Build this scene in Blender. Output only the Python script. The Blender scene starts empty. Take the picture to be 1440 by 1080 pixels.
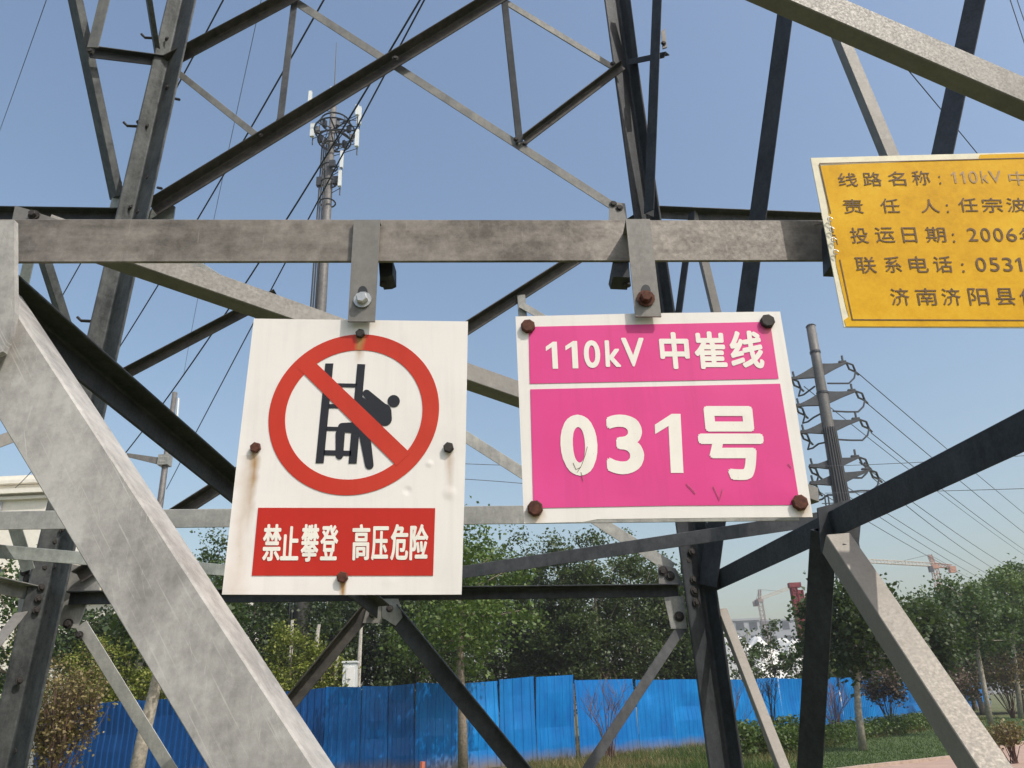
import bpy, math, random
import numpy as np
from mathutils import Vector

S = bpy.context.scene
COL = S.collection
R = math.radians

# ------------------------------------------------------------------ camera
F, CX, CY = 1082.0, 720.0, 540.0            # focal length in photo pixels, photo centre
CAM = Vector((0.0, 0.0, 1.6))
_z = Vector((-119.0, 2542.0, F)).normalized()   # world up seen from the camera (right, up, forward)
_y = (Vector((0, 0, 1)) - _z * _z.z).normalized()
_x = Vector((1, 0, 0)) - _z * _z.x - _y * _y.x
_x.normalize()
cam_d = bpy.data.cameras.new('camera')
cam = bpy.data.objects.new('camera', cam_d)
COL.objects.link(cam)
S.camera = cam
cam_d.sensor_width = 36.0
cam_d.lens = F / 1440.0 * 36.0
cam_d.clip_start = 0.02
cam_d.clip_end = 5000.0
right = Vector((_x.x, _y.x, _z.x)); up = Vector((_x.y, _y.y, _z.y)); fwd = Vector((_x.z, _y.z, _z.z))
from mathutils import Matrix
cam.matrix_world = Matrix(((right.x, up.x, -fwd.x, CAM.x), (right.y, up.y, -fwd.y, CAM.y),
                           (right.z, up.z, -fwd.z, CAM.z), (0, 0, 0, 1)))

def ray(px, py):
    c = Vector((px - CX, CY - py, F))
    d = Vector((_x.dot(c), _y.dot(c), _z.dot(c)))
    return d / d.y
def at(px, py, y):                          # where the line of sight meets the upright plane y metres ahead
    return CAM + ray(px, py) * y
def at_z(px, py, z=0.0):                    # where it meets a level plane
    d = ray(px, py)
    return CAM + d * ((z - CAM.z) / d.z)

# ------------------------------------------------------------------ sky, sun, exposure
SUN_AZ, SUN_EL = 48.0, 50.0                 # degrees to the right of straight behind the camera; height
sd = Vector((math.sin(R(SUN_AZ)) * math.cos(R(SUN_EL)), -math.cos(R(SUN_AZ)) * math.cos(R(SUN_EL)), math.sin(R(SUN_EL))))
W = bpy.data.worlds.new('World'); S.world = W; W.use_nodes = True
nt = W.node_tree
sky = nt.nodes.new('ShaderNodeTexSky'); sky.sky_type = 'NISHITA'; sky.sun_disc = False
sky.sun_elevation = R(SUN_EL); sky.sun_rotation = R(180 - SUN_AZ)
sky.altitude = 0; sky.air_density = 1.5; sky.dust_density = 3.6; sky.ozone_density = 2.0
bg = nt.nodes['Background']; nt.links.new(sky.outputs[0], bg.inputs[0]); bg.inputs[1].default_value = 0.15
sun_d = bpy.data.lights.new('sun', 'SUN'); sun_d.energy = 3.1; sun_d.angle = R(0.55); sun_d.color = (1.0, 0.95, 0.87)
sun = bpy.data.objects.new('sun', sun_d); COL.objects.link(sun)
sun.rotation_euler = sd.to_track_quat('Z', 'Y').to_euler(); sun.location = (20, -20, 30)
S.view_settings.view_transform = 'Standard'; S.view_settings.look = 'None'
S.view_settings.exposure = 0.2; S.view_settings.gamma = 1.0; S.view_settings.use_curve_mapping = False
S.render.engine = 'CYCLES'

# ------------------------------------------------------------------ materials
def new_mat(name):
    m = bpy.data.materials.new(name); m.use_nodes = True
    t = m.node_tree; return m, t, t.nodes['Principled BSDF'], t.nodes.new, t.links.new
def ramp(t, fac, stops):
    r = t.nodes.new('ShaderNodeValToRGB'); e = r.color_ramp.elements
    while len(e) < len(stops): e.new(0.5)
    for k, (p, c) in enumerate(stops):
        e[k].position = p; e[k].color = (c[0], c[1], c[2], 1)
    t.links.new(fac, r.inputs[0]); return r.outputs[0]
def noise(t, scale, detail=4, vec=None, rough=0.6):
    n = t.nodes.new('ShaderNodeTexNoise'); n.inputs['Scale'].default_value = scale
    n.inputs['Detail'].default_value = detail; n.inputs['Roughness'].default_value = rough
    if vec is None:
        tc = t.nodes.new('ShaderNodeTexCoord'); vec = tc.outputs['Object']
    t.links.new(vec, n.inputs['Vector']); return n.outputs['Fac']
def scaled(t, s):
    tc = t.nodes.new('ShaderNodeTexCoord'); mp = t.nodes.new('ShaderNodeMapping')
    mp.inputs['Scale'].default_value = s; t.links.new(tc.outputs['Object'], mp.inputs['Vector']); return mp.outputs[0]
def math_n(t, op, a, b=None, clamp=False):
    n = t.nodes.new('ShaderNodeMath'); n.operation = op; n.use_clamp = clamp
    for k, v in enumerate((a, b)):
        if v is None: continue
        if isinstance(v, (int, float)): n.inputs[k].default_value = v
        else: t.links.new(v, n.inputs[k])
    return n.outputs[0]
def mix(t, fac, a, b, mode='MIX'):
    n = t.nodes.new('ShaderNodeMix'); n.data_type = 'RGBA'; n.blend_type = mode
    if isinstance(fac, (int, float)): n.inputs[0].default_value = fac
    else: t.links.new(fac, n.inputs[0])
    for k, v in ((6, a), (7, b)):
        if isinstance(v, tuple): n.inputs[k].default_value = (v[0], v[1], v[2], 1)
        else: t.links.new(v, n.inputs[k])
    return n.outputs[2]
def bump(t, bsdf, h, strength=0.3, dist=0.01):
    b = t.nodes.new('ShaderNodeBump'); b.inputs['Strength'].default_value = strength; b.inputs['Distance'].default_value = dist
    t.links.new(h, b.inputs['Height']); t.links.new(b.outputs[0], bsdf.inputs['Normal'])

def steel(name, lo, hi, rough=0.62, rust=0.25, metal=0.25, streak=(9, 9, 1.2), grain=None):
    m, t, b, N, L = new_mat(name)
    n1 = noise(t, 5.5, 8, rough=0.72); n2 = noise(t, 1.0, 5, scaled(t, (streak[0] * 3, streak[1] * 3, streak[2] * 3)), 0.7)
    n3 = noise(t, 120, 3); n4 = noise(t, 26, 5, rough=0.75)
    f = math_n(t, 'ADD', math_n(t, 'MULTIPLY', n1, 0.45), math_n(t, 'ADD', math_n(t, 'MULTIPLY', n2, 0.25), math_n(t, 'MULTIPLY', n4, 0.30)))
    c = ramp(t, f, [(0.40, lo), (0.50, tuple((a + d) / 2 for a, d in zip(lo, hi))), (0.60, hi)])
    vo = N('ShaderNodeTexVoronoi'); vo.inputs['Scale'].default_value = 85; tcv = N('ShaderNodeTexCoord'); L(tcv.outputs['Object'], vo.inputs['Vector'])
    sp = N('ShaderNodeSeparateColor'); L(vo.outputs['Color'], sp.inputs[0])          # zinc spangle
    c = mix(t, math_n(t, 'MULTIPLY', sp.outputs[0], 0.11), c, tuple(x * .55 for x in lo))
    if grain:                                   # scratches along the bar
        def dot_(v, k):
            n = N('ShaderNodeVectorMath'); n.operation = 'DOT_PRODUCT'; L(tcv.outputs['Object'], n.inputs[0]); n.inputs[1].default_value = v
            return math_n(t, 'MULTIPLY', n.outputs['Value'], k)
        cb = N('ShaderNodeCombineXYZ'); L(dot_(grain[0], 5.0), cb.inputs[0]); L(dot_(grain[1], 260.0), cb.inputs[1])
        c = mix(t, ramp(t, noise(t, 1.0, 3, cb.outputs[0]), [(.60, (0, 0, 0)), (.70, (.5, .5, .5))]), c, tuple(min(1, x * 1.2) for x in hi))
        cb2 = N('ShaderNodeCombineXYZ'); L(dot_((.30, 0, -.95), 7.0), cb2.inputs[0]); L(dot_((.95, 0, .30), 300.0), cb2.inputs[1])
        c = mix(t, ramp(t, noise(t, 1.0, 2, cb2.outputs[0]), [(.68, (0, 0, 0)), (.74, (.6, .6, .6))]), c, tuple(min(1, x * 1.3) for x in hi))
    # fine pale scratches and rust freckles
    sc = noise(t, 1.0, 2, scaled(t, (300, 300, 14)))
    c = mix(t, math_n(t, 'MULTIPLY', math_n(t, 'GREATER_THAN', sc, 0.70), 0.25), c, tuple(min(1, h * 1.35) for h in hi))
    rs = noise(t, 9, 6, rough=0.8)
    c = mix(t, ramp(t, rs, [(0.66, (0, 0, 0)), (0.76, (rust, rust, rust))]), c, (0.12, 0.062, 0.03))
    L(c, b.inputs['Base Color']); b.inputs['Metallic'].default_value = metal
    L(ramp(t, n3, [(0.3, (rough - .12,) * 3), (0.7, (rough + .12,) * 3)]), b.inputs['Roughness'])
    bump(t, b, n4, 0.12, 0.004)
    return m
def plain(name, col, rough=0.7, metal=0.0, var=0.25, scale=12):
    m, t, b, N, L = new_mat(name)
    c = ramp(t, noise(t, scale, 5), [(0.3, tuple(x * (1 - var) for x in col)), (0.7, tuple(min(1, x * (1 + var)) for x in col))])
    L(c, b.inputs['Base Color']); b.inputs['Roughness'].default_value = rough; b.inputs['Metallic'].default_value = metal
    return m
def leafy(name, a, b_, c_, trans=0.35):
    m, t, b, N, L = new_mat(name)
    g = t.nodes.new('ShaderNodeNewGeometry')
    col = ramp(t, g.outputs['Random Per Island'], [(0.0, a), (0.55, b_), (1.0, c_)])
    b.inputs['Roughness'].default_value = 0.55
    L(col, b.inputs['Base Color'])
    tr = N('ShaderNodeBsdfTranslucent'); L(mix(t, 0.5, col, (0.10, 0.16, 0.02)), tr.inputs[0])
    mx = N('ShaderNodeMixShader'); mx.inputs[0].default_value = trans
    L(b.outputs[0], mx.inputs[1]); L(tr.outputs[0], mx.inputs[2])
    L(mx.outputs[0], t.nodes['Material Output'].inputs[0])
    return m

M = {}
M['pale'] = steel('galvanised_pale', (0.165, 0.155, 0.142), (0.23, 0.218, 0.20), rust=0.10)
M['sunlit'] = steel('galvanised_sunlit', (0.237, 0.214, 0.184), (0.27, 0.245, 0.212), rust=0.04)  # sunlight on the bright right-hand braces is put into this lighter steel
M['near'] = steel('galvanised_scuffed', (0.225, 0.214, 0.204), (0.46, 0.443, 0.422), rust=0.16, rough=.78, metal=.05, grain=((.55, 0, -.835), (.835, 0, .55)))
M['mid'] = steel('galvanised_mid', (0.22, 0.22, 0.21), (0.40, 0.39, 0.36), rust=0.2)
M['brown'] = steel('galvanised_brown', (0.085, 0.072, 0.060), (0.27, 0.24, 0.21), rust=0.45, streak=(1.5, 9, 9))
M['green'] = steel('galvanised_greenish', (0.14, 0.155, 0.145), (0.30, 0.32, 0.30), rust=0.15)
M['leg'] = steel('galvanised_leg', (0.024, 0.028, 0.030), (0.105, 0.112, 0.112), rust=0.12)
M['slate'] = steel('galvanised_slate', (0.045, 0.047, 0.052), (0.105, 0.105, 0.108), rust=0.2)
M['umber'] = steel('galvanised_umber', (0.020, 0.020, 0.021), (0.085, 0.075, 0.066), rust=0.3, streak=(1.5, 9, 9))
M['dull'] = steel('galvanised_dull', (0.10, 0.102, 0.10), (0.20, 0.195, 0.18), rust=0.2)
M['dark'] = steel('galvanised_shaded', (0.018, 0.020, 0.024), (0.052, 0.056, 0.064), rust=0.15)  # near-black steel: the shade on unlit bars is put into its colour
M['zinc'] = plain('zinc_bolt', (0.45, 0.45, 0.44), 0.4, 0.6, 0.2, 90)
M['rust'] = plain('rusty_bolt', (0.085, 0.028, 0.016), 0.85, 0.1, 0.5, 160)
M['bolt'] = plain('dark_bolt', (0.035, 0.030, 0.028), 0.75, 0.2, 0.4, 160)
M['wire'] = plain('cable_black', (0.02, 0.022, 0.025), 0.6)
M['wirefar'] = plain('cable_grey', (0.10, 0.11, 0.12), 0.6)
M['concrete'] = plain('concrete', (0.34, 0.33, 0.31), 0.85, 0, 0.25, 6)
M['kerb'] = plain('kerb_stone', (0.36, 0.27, 0.215), 0.9, 0, .25, 5)
M['bark'] = plain('bark', (0.20, 0.165, 0.125), 0.9, 0, 0.4, 18)
M['barkpale'] = plain('bark_pale', (0.33, 0.29, 0.235), 0.9, 0, 0.4, 14)
M['barkdark'] = plain('bark_dark', (0.07, 0.055, 0.042), 0.9, 0, 0.4, 14)
M['limewash'] = plain('limewashed_bark', (0.42, 0.39, 0.34), 0.9, 0, 0.3, 20)
M['poplar'] = leafy('leaf_poplar', (0.042, 0.066, 0.018), (0.064, 0.094, 0.026), (0.092, 0.125, 0.040), 0.35)
M['willow'] = leafy('leaf_willow', (0.06, 0.11, 0.018), (0.10, 0.16, 0.03), (0.16, 0.22, 0.055))
M['deep'] = leafy('leaf_deep', (0.032, 0.054, 0.016), (0.046, 0.074, 0.022), (0.066, 0.098, 0.030), 0.33)
M['green_leaf'] = leafy('leaf_green', (0.042, 0.078, 0.018), (0.062, 0.108, 0.026), (0.09, 0.14, 0.04))
M['lime'] = leafy('leaf_yellow_green', (0.13, 0.165, 0.018), (0.21, 0.24, 0.032), (0.30, 0.31, 0.06))
M['dry'] = leafy('leaf_dry', (0.13, 0.095, 0.032), (0.19, 0.145, 0.052), (0.25, 0.205, 0.08), 0.25)
M['drydark'] = leafy('leaf_dry_purple', (0.060, 0.042, 0.030), (0.095, 0.062, 0.042), (0.14, 0.095, 0.055), 0.2)
M['twig'] = plain('twig_reddish', (0.13, 0.075, 0.06), 0.9)
M['twigdark'] = plain('twig_dark', (0.06, 0.05, 0.05), 0.9)
M['hedge'] = leafy('leaf_hedge', (0.04, 0.075, 0.014), (0.07, 0.115, 0.02), (0.12, 0.17, 0.035))
M['white_wall'] = plain('white_render', (0.72, 0.68, 0.60), 0.85, 0, 0.06, 3)
M['grey_wall'] = plain('grey_render', (0.30, 0.31, 0.33), 0.85, 0, 0.1, 0.3)
M['glass'] = plain('window_glass', (0.05, 0.06, 0.07), 0.15)
M['tarp'] = plain('white_sheeting', (0.74, 0.73, 0.69), 0.8, 0, 0.1, 1.5)
M['crane'] = plain('crane_orange', (0.40, 0.19, 0.12), 0.6, 0, 0.2, 2)
M['cranedull'] = plain('crane_dull', (0.26, 0.19, 0.17), 0.6, 0, 0.2, 2)
M['cranew'] = plain('crane_cream', (0.55, 0.47, 0.38), 0.6, 0, 0.2, 2)
M['rigred'] = plain('rig_red', (0.20, 0.035, 0.042), 0.55, 0, 0.2, 2)
M['antenna'] = plain('antenna_white', (0.68, 0.70, 0.69), 0.5, 0, 0.06, 4)
M['polegrey'] = steel('pole_zinc', (0.085, 0.08, 0.076), (0.185, 0.175, 0.165), rust=0.05, streak=(4, 4, .5))
M['armgrey'] = plain('crossarm_steel', (0.032, 0.036, 0.042), 0.6, 0.2, 0.3, 4)
M['insul'] = plain('insulator_dark', (0.03, 0.033, 0.038), 0.4)
M['board'] = plain('red_pipe_cap', (0.45, 0.12, 0.07), 0.6)

# ------------------------------------------------------------------ mesh helpers
def V(p): return Vector(p)
class MB:
    def __init__(s): s.v = []; s.f = []
    def add(s, vs, fs):
        o = len(s.v); s.v += [tuple(p) for p in vs]; s.f += [tuple(i + o for i in f) for f in fs]; return s
    def prism(s, poly, off):                # polygon (list of points) extruded by the vector off
        n = len(poly); off = V(off)
        vs = [V(p) for p in poly] + [V(p) + off for p in poly]
        fs = [tuple(range(n)), tuple(range(2 * n - 1, n - 1, -1))] + [(i, i + n, (i + 1) % n + n, (i + 1) % n) for i in range(n)]
        return s.add(vs, fs)
    def box(s, c, h, rz=0.0):
        c = V(c); ca, sa = math.cos(rz), math.sin(rz); vs = []
        for dz in (-1, 1):
            for dx, dy in ((-1, -1), (1, -1), (1, 1), (-1, 1)):
                x, y = dx * h[0], dy * h[1]
                vs.append((c.x + x * ca - y * sa, c.y + x * sa + y * ca, c.z + dz * h[2]))
        return s.add(vs, [(3, 2, 1, 0), (4, 5, 6, 7), (0, 1, 5, 4), (1, 2, 6, 5), (2, 3, 7, 6), (3, 0, 4, 7)])
    def tube(s, pts, rad, n=6, cap=True):
        pts = [V(p) for p in pts]; k = len(pts)
        if not isinstance(rad, (list, tuple)): rad = [rad] * k
        o = len(s.v); prev = None
        for i, p in enumerate(pts):
            d = (pts[min(i + 1, k - 1)] - pts[max(i - 1, 0)]).normalized()
            if prev is None:
                a = d.cross(V((0, 0, 1)) if abs(d.z) < .9 else V((1, 0, 0))).normalized()
            else:
                a = (prev - d * prev.dot(d)).normalized()
            prev = a; b = d.cross(a)
            for j in range(n):
                q = 2 * math.pi * j / n
                s.v.append(tuple(p + (a * math.cos(q) + b * math.sin(q)) * rad[i]))
        for i in range(k - 1):
            for j in range(n):
                s.f.append((o + i * n + j, o + i * n + (j + 1) % n, o + (i + 1) * n + (j + 1) % n, o + (i + 1) * n + j))
        if cap:
            s.f.append(tuple(o + j for j in range(n - 1, -1, -1))); s.f.append(tuple(o + (k - 1) * n + j for j in range(n)))
        return s
    def angle(s, A, B, u, v, w, t=0.008, w2=None):   # rolled L-section, heel line A-B, flanges along u and v
        A, B = V(A), V(B); a = (B - A).normalized(); u, v = V(u), V(v)
        u = (u - a * a.dot(u)).normalized(); v = (v - a * a.dot(v)); v = (v - u * u.dot(v)).normalized()
        w2 = w2 or w; c = t * 0.35; r = t * 0.9
        pr = [(0, c), (c, 0), (w - c * .4, 0), (w, c * .4), (w, t - c), (w - c, t), (t + r, t), (t + r * .3, t + r * .3), (t, t + r), (t, w2 - c), (t - c, w2), (c * .4, w2), (0, w2 - c * .4)]
        poly = [A + u * x + v * y for x, y in pr]
        if u.cross(v).dot(a) > 0: poly.reverse()
        return s.prism(poly, B - A)
    def bolt(s, p, nrm, r, h, washer=0.0, n=6, dome=True):
        p = V(p); nrm = V(nrm).normalized()
        a = nrm.cross(V((0, 0, 1))).normalized(); b = a.cross(nrm)
        rings = []
        if washer: rings += [(r * 1.5, 0), (r * 1.5, washer), (r, washer)]
        else: rings += [(r, 0)]
        rings += [(r, washer + h * .8)] + ([(r * .82, washer + h)] if dome else [])
        o = len(s.v)
        for rr, hh in rings:
            for j in range(n * 2):
                q = math.pi * j / n + .3
                k = rr * (1.0 if (j % 2 == 0 or rr > r * 1.2) else math.cos(math.pi / n))
                s.v.append(tuple(p + nrm * hh + (a * math.cos(q) + b * math.sin(q)) * k))
        m = n * 2
        for i in range(len(rings) - 1):
            for j in range(m): s.f.append((o + i * m + j, o + i * m + (j + 1) % m, o + (i + 1) * m + (j + 1) % m, o + (i + 1) * m + j))
        s.f.append(tuple(o + (len(rings) - 1) * m + j for j in range(m)))
        return s

ORG = {}
def link(o, parent=None):
    COL.objects.link(o)
    if parent is not None: o.parent = parent
    return o
def tag(o, label=None, cat=None, group=None, kind=None):
    for k, v in (('label', label), ('category', cat), ('group', group), ('kind', kind)):
        if v: o[k] = v
    return o
def thing(name, label, cat, loc=(0, 0, 0), group=None):
    o = bpy.data.objects.new(name, None); o.empty_display_size = 0.2
    o.location = loc; link(o); ORG[o.name] = V(loc); return tag(o, label, cat, group)
def part(name, mb, mat, parent=None, loc=None, smooth=False, label=None):
    org = ORG[parent.name] if parent is not None else V(loc or (0, 0, 0))
    me = bpy.data.meshes.new(name)
    me.from_pydata([(x - org.x, y - org.y, z - org.z) for x, y, z in mb.v], [], mb.f); me.update()
    me.materials.append(mat)
    if smooth:
        for p in me.polygons: p.use_smooth = True
    o = bpy.data.objects.new(name, me); link(o, parent)
    if parent is None: o.location = org
    ORG[o.name] = org
    if label: o['label'] = label
    return o
def structure(name, mb, mat):
    o = part(name, mb, mat); o['kind'] = 'structure'; return o

UP, DN, AW, TO, LF, RT = (0, 0, 1), (0, 0, -1), (0, 1, 0), (0, -1, 0), (-1, 0, 0), (1, 0, 0)

# ------------------------------------------------------------------ ground
def ground():
    m, t, b, N, L = new_mat('rough_grass_ground')
    n1 = noise(t, 0.35, 6, rough=0.7); n2 = noise(t, 6, 6, rough=0.75); n3 = noise(t, 0.06, 3)
    f = math_n(t, 'ADD', math_n(t, 'MULTIPLY', n1, 0.6), math_n(t, 'MULTIPLY', n2, 0.4))
    c = ramp(t, f, [(0.36, (0.055, 0.075, 0.020)), (0.48, (0.085, 0.105, 0.030)), (0.56, (0.15, 0.135, 0.055)), (0.68, (0.19, 0.15, 0.08))])
    L(c, b.inputs['Base Color']); b.inputs['Roughness'].default_value = 0.95
    bump(t, b, n2, 0.5, 0.05)
    mb = MB(); ext = 900; xs = [-ext, -200, -60, -20, 0, 20, 60, 200, ext]; ys = [-ext, -60, 0, 20, 40, 80, 200, ext]
    for y in ys:
        for x in xs: mb.v.append((x, y, 0))
    nx = len(xs)
    for j in range(len(ys) - 1):
        for i in range(nx - 1): mb.f.append((j * nx + i, j * nx + i + 1, (j + 1) * nx + i + 1, (j + 1) * nx + i))
    structure('ground', mb, m)
    # mown lawn beyond the tower on the right
    m2, t, b, N, L = new_mat('mown_lawn')
    n1 = noise(t, 0.8, 6, rough=0.7); n2 = noise(t, 14, 5, rough=0.75)
    f = math_n(t, 'ADD', math_n(t, 'MULTIPLY', n1, 0.55), math_n(t, 'MULTIPLY', n2, 0.45))
    c = ramp(t, f, [(0.36, (0.035, 0.062, 0.014)), (0.52, (0.062, 0.10, 0.022)), (0.68, (0.12, 0.135, 0.045))])
    L(c, b.inputs['Base Color']); b.inputs['Roughness'].default_value = 0.95; bump(t, b, n2, 0.6, 0.04)
    pts = [at_z(px, py, 0.004) for px, py in ((1110, 1078), (1140, 1062), (1200, 1043), (1290, 1030), (1360, 1018), (1440, 1004), (1520, 996), (1560, 1010), (1520, 1052), (1440, 1046), (1405, 1053), (1360, 1064), (1220, 1079), (1120, 1092))]
    structure('lawn', MB().prism([p - Vector((0, 0, .1)) for p in pts], (0, 0, .1)), m2)
    # paved path of pink blocks with a pale edge
    m3, t, b, N, L = new_mat('pink_block_paving')
    br = N('ShaderNodeTexBrick'); br.inputs['Scale'].default_value = 2.2
    br.inputs['Color1'].default_value = (0.43, 0.27, 0.21, 1); br.inputs['Color2'].default_value = (0.36, 0.23, 0.18, 1); br.inputs['Mortar'].default_value = (0.26, 0.2, 0.16, 1)
    tc = N('ShaderNodeTexCoord'); L(tc.outputs['Object'], br.inputs['Vector'])
    L(mix(t, 0.35, br.outputs[0], ramp(t, noise(t, 1.2, 5), [(0.3, (0.28, 0.20, 0.15)), (0.7, (0.50, 0.37, 0.29))])), b.inputs['Base Color']); b.inputs['Roughness'].default_value = 0.9
    pts = [at_z(px, py, 0.008) for px, py in ((1225, 1079), (1300, 1071), (1360, 1064), (1405, 1053), (1440, 1046), (1530, 1030), (1620, 1060), (1620, 1250), (1160, 1250), (1120, 1092))]
    structure('path', MB().prism([p - Vector((0, 0, .1)) for p in pts], (0, 0, .1)), m3)
    mb = MB()
    e = [at_z(px, py, 0.0) for px, py in ((1120, 1092), (1225, 1079), (1300, 1071), (1360, 1064), (1405, 1053), (1440, 1046), (1530, 1030))]
    for p, q in zip(e, e[1:]):
        d = (q - p).normalized(); nn = Vector((-d.y, d.x, 0)) * .07
        mb.prism([p - nn, q - nn, q + nn, p + nn], (0, 0, .07))
    structure('path_kerb', mb, M['kerb'])
ground()

# ------------------------------------------------------------------ the lattice tower
tower = thing('transmission_tower', 'grey galvanised steel lattice tower that fills the view and carries the three signs', 'power tower', (-0.8, 2.7, 0))
def bar(name, A, B, w, u, v, mat, w2=None, t=0.007, ext=(0, 0), label=None):
    A = at(*A) if isinstance(A, tuple) else V(A); B = at(*B) if isinstance(B, tuple) else V(B)
    d = B - A; A2 = A - d * ext[0]; B2 = B + d * ext[1]
    return part(name, MB().angle(A2, B2, u, v, w, t, w2), M[mat], tower, label=label)
def plate(name, pts, y, t, mat, parent=None, dy=0.0):
    p = parent or tower
    return part(name, MB().prism([at(px, py, y) for px, py in pts], (0, t, 0)), M[mat], p)
def heads(parent, pts, y, r, mat='bolt', h=0.009, nrm=(0.05, -1, 0)):
    for px, py in pts: part('bolt', MB().bolt(at(px, py, y), nrm, r, h, washer=.003), M[mat], parent)

# legs of the far side
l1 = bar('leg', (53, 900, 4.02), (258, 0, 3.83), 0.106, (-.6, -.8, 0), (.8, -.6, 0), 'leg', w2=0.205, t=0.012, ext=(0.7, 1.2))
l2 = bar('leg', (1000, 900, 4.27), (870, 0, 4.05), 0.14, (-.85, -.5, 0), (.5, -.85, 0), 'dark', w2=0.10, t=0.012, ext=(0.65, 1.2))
for leg_o, px, py, y in ((l1, -60, 1400, 4.1), (l2, 1075, 1400, 4.35)):
    g = at_z(px, py, 0.0); 
    fb = MB()
    fb.box((g.x, g.y, 0.12), (.34, .34, .16)); fb.box((g.x, g.y, 0.31), (.26, .26, .03))
    part('footing', fb, M['concrete'], tower)
# horizontals at the lower ring
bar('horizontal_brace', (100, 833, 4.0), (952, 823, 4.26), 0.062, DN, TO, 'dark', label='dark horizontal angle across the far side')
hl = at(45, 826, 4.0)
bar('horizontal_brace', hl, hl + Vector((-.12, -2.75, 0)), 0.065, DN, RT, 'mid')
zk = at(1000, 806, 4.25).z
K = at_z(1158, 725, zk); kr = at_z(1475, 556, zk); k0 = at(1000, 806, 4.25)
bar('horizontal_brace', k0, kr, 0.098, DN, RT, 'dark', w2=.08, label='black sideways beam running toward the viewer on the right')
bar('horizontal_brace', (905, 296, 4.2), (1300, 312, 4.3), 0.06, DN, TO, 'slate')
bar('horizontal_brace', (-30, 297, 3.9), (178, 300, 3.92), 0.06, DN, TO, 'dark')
# lower crossing of the far side
bar('diagonal_brace', (905, 299, 4.2), (108, 806, 4.0), 0.062, DN, TO, 'umber')
bar('diagonal_brace', (175, 300, 3.92), (950, 792, 4.25), 0.066, DN, AW, 'mid')
bar('redundant_brace', (163, 530, 4.0), (388, 412, 4.02), 0.05, DN, TO, 'umber')
bar('redundant_brace', (727, 415, 4.12), (730, 452, 4.12), 0.05, RT, AW, 'mid')
bar('redundant_brace', (735, 424, 4.1), (800, 462, 4.12), 0.045, DN, AW, 'mid')
# upper crossing of the far side
bar('diagonal_brace', (213, 292, 3.9), (690, 0, 3.85), 0.078, DN, TO, 'umber', ext=(0, .25))
bar('diagonal_brace', (236, 88, 3.85), (424, -12, 3.8), 0.066, DN, TO, 'umber', ext=(0, .2))
bar('diagonal_brace', (400, -14, 3.82), (872, 289, 4.05), 0.062, DN, AW, 'dull', ext=(.3, 0))
bar('diagonal_brace', (690, -15, 3.84), (868, 93, 3.98), 0.05, DN, AW, 'dull')
bar('redundant_brace', (735, 196, 3.98), (872, 92, 3.98), 0.05, DN, TO, 'umber')
bar('redundant_brace', (412, -20, 3.82), (388, 176, 3.86), 0.045, RT, AW, 'slate')
bar('redundant_brace', (704, -8, 3.84), (726, 200, 3.96), 0.045, RT, AW, 'dark')
bar('redundant_brace', (255, 100, 3.84), (368, 190, 3.86), 0.045, DN, AW, 'dull')
# left side
bar('diagonal_brace', (164, 275, 3.9), (104, -10, 3.4), 0.05, (.6, .8, 0), (-.8, .6, 0), 'leg', w2=.09, ext=(0, .4))
bar('redundant_brace', (122, 66, 3.45), (142, -15, 3.4), 0.07, RT, AW, 'dull', ext=(0, .5))
bar('redundant_brace', (122, 70, 3.5), (232, 84, 3.85), 0.055, DN, TO, 'dark')
bar('redundant_brace', (220, 78, 3.8), (206, -10, 3.5), 0.03, (.6, .8, 0), (-.8, .6, 0), 'leg', w2=.05, ext=(0, .5))
bar('diagonal_brace', (110, 520, 3.9), (52, 340, 3.5), 0.045, (.6, .8, 0), (-.8, .6, 0), 'leg', w2=.07)
bar('diagonal_brace', (-30, 622, 2.9), (36, 598, 3.0), 0.05, DN, AW, 'pale')
bar('redundant_brace', (24, 402, 2.4), (40, 330, 2.35), 0.04, RT, AW, 'green')
bar('diagonal_brace', (8, 735, 3.8), (30, 805, 3.9), 0.07, RT, AW, 'green')
bar('diagonal_brace', (20, 862, 3.85), (-60, 960, 3.4), 0.06, RT, AW, 'pale')
# K bracing below the lower ring, far side
bar('diagonal_brace', (511, 852, 4.1), (404, 981, 4.06), 0.066, DN, TO, 'umber', ext=(0, 2.6))
bar('diagonal_brace', (560, 850, 4.1), (752, 1085, 4.2), 0.09, (-.8, 0, -.6), TO, 'dark', w2=0.06, ext=(0, .9))
bar('redundant_brace', (957, 872, 4.25), (815, 1085, 4.15), 0.05, RT, AW, 'slate', ext=(0, .15))
bar('redundant_brace', (106, 884, 4.0), (232, 1090, 4.05), 0.062, RT, AW, 'mid', ext=(0, .2))
bar('diagonal_brace', (1010, 856, 4.2), (1098, 1085, 3.6), 0.046, RT, AW, 'sunlit', ext=(0, .7))
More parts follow.
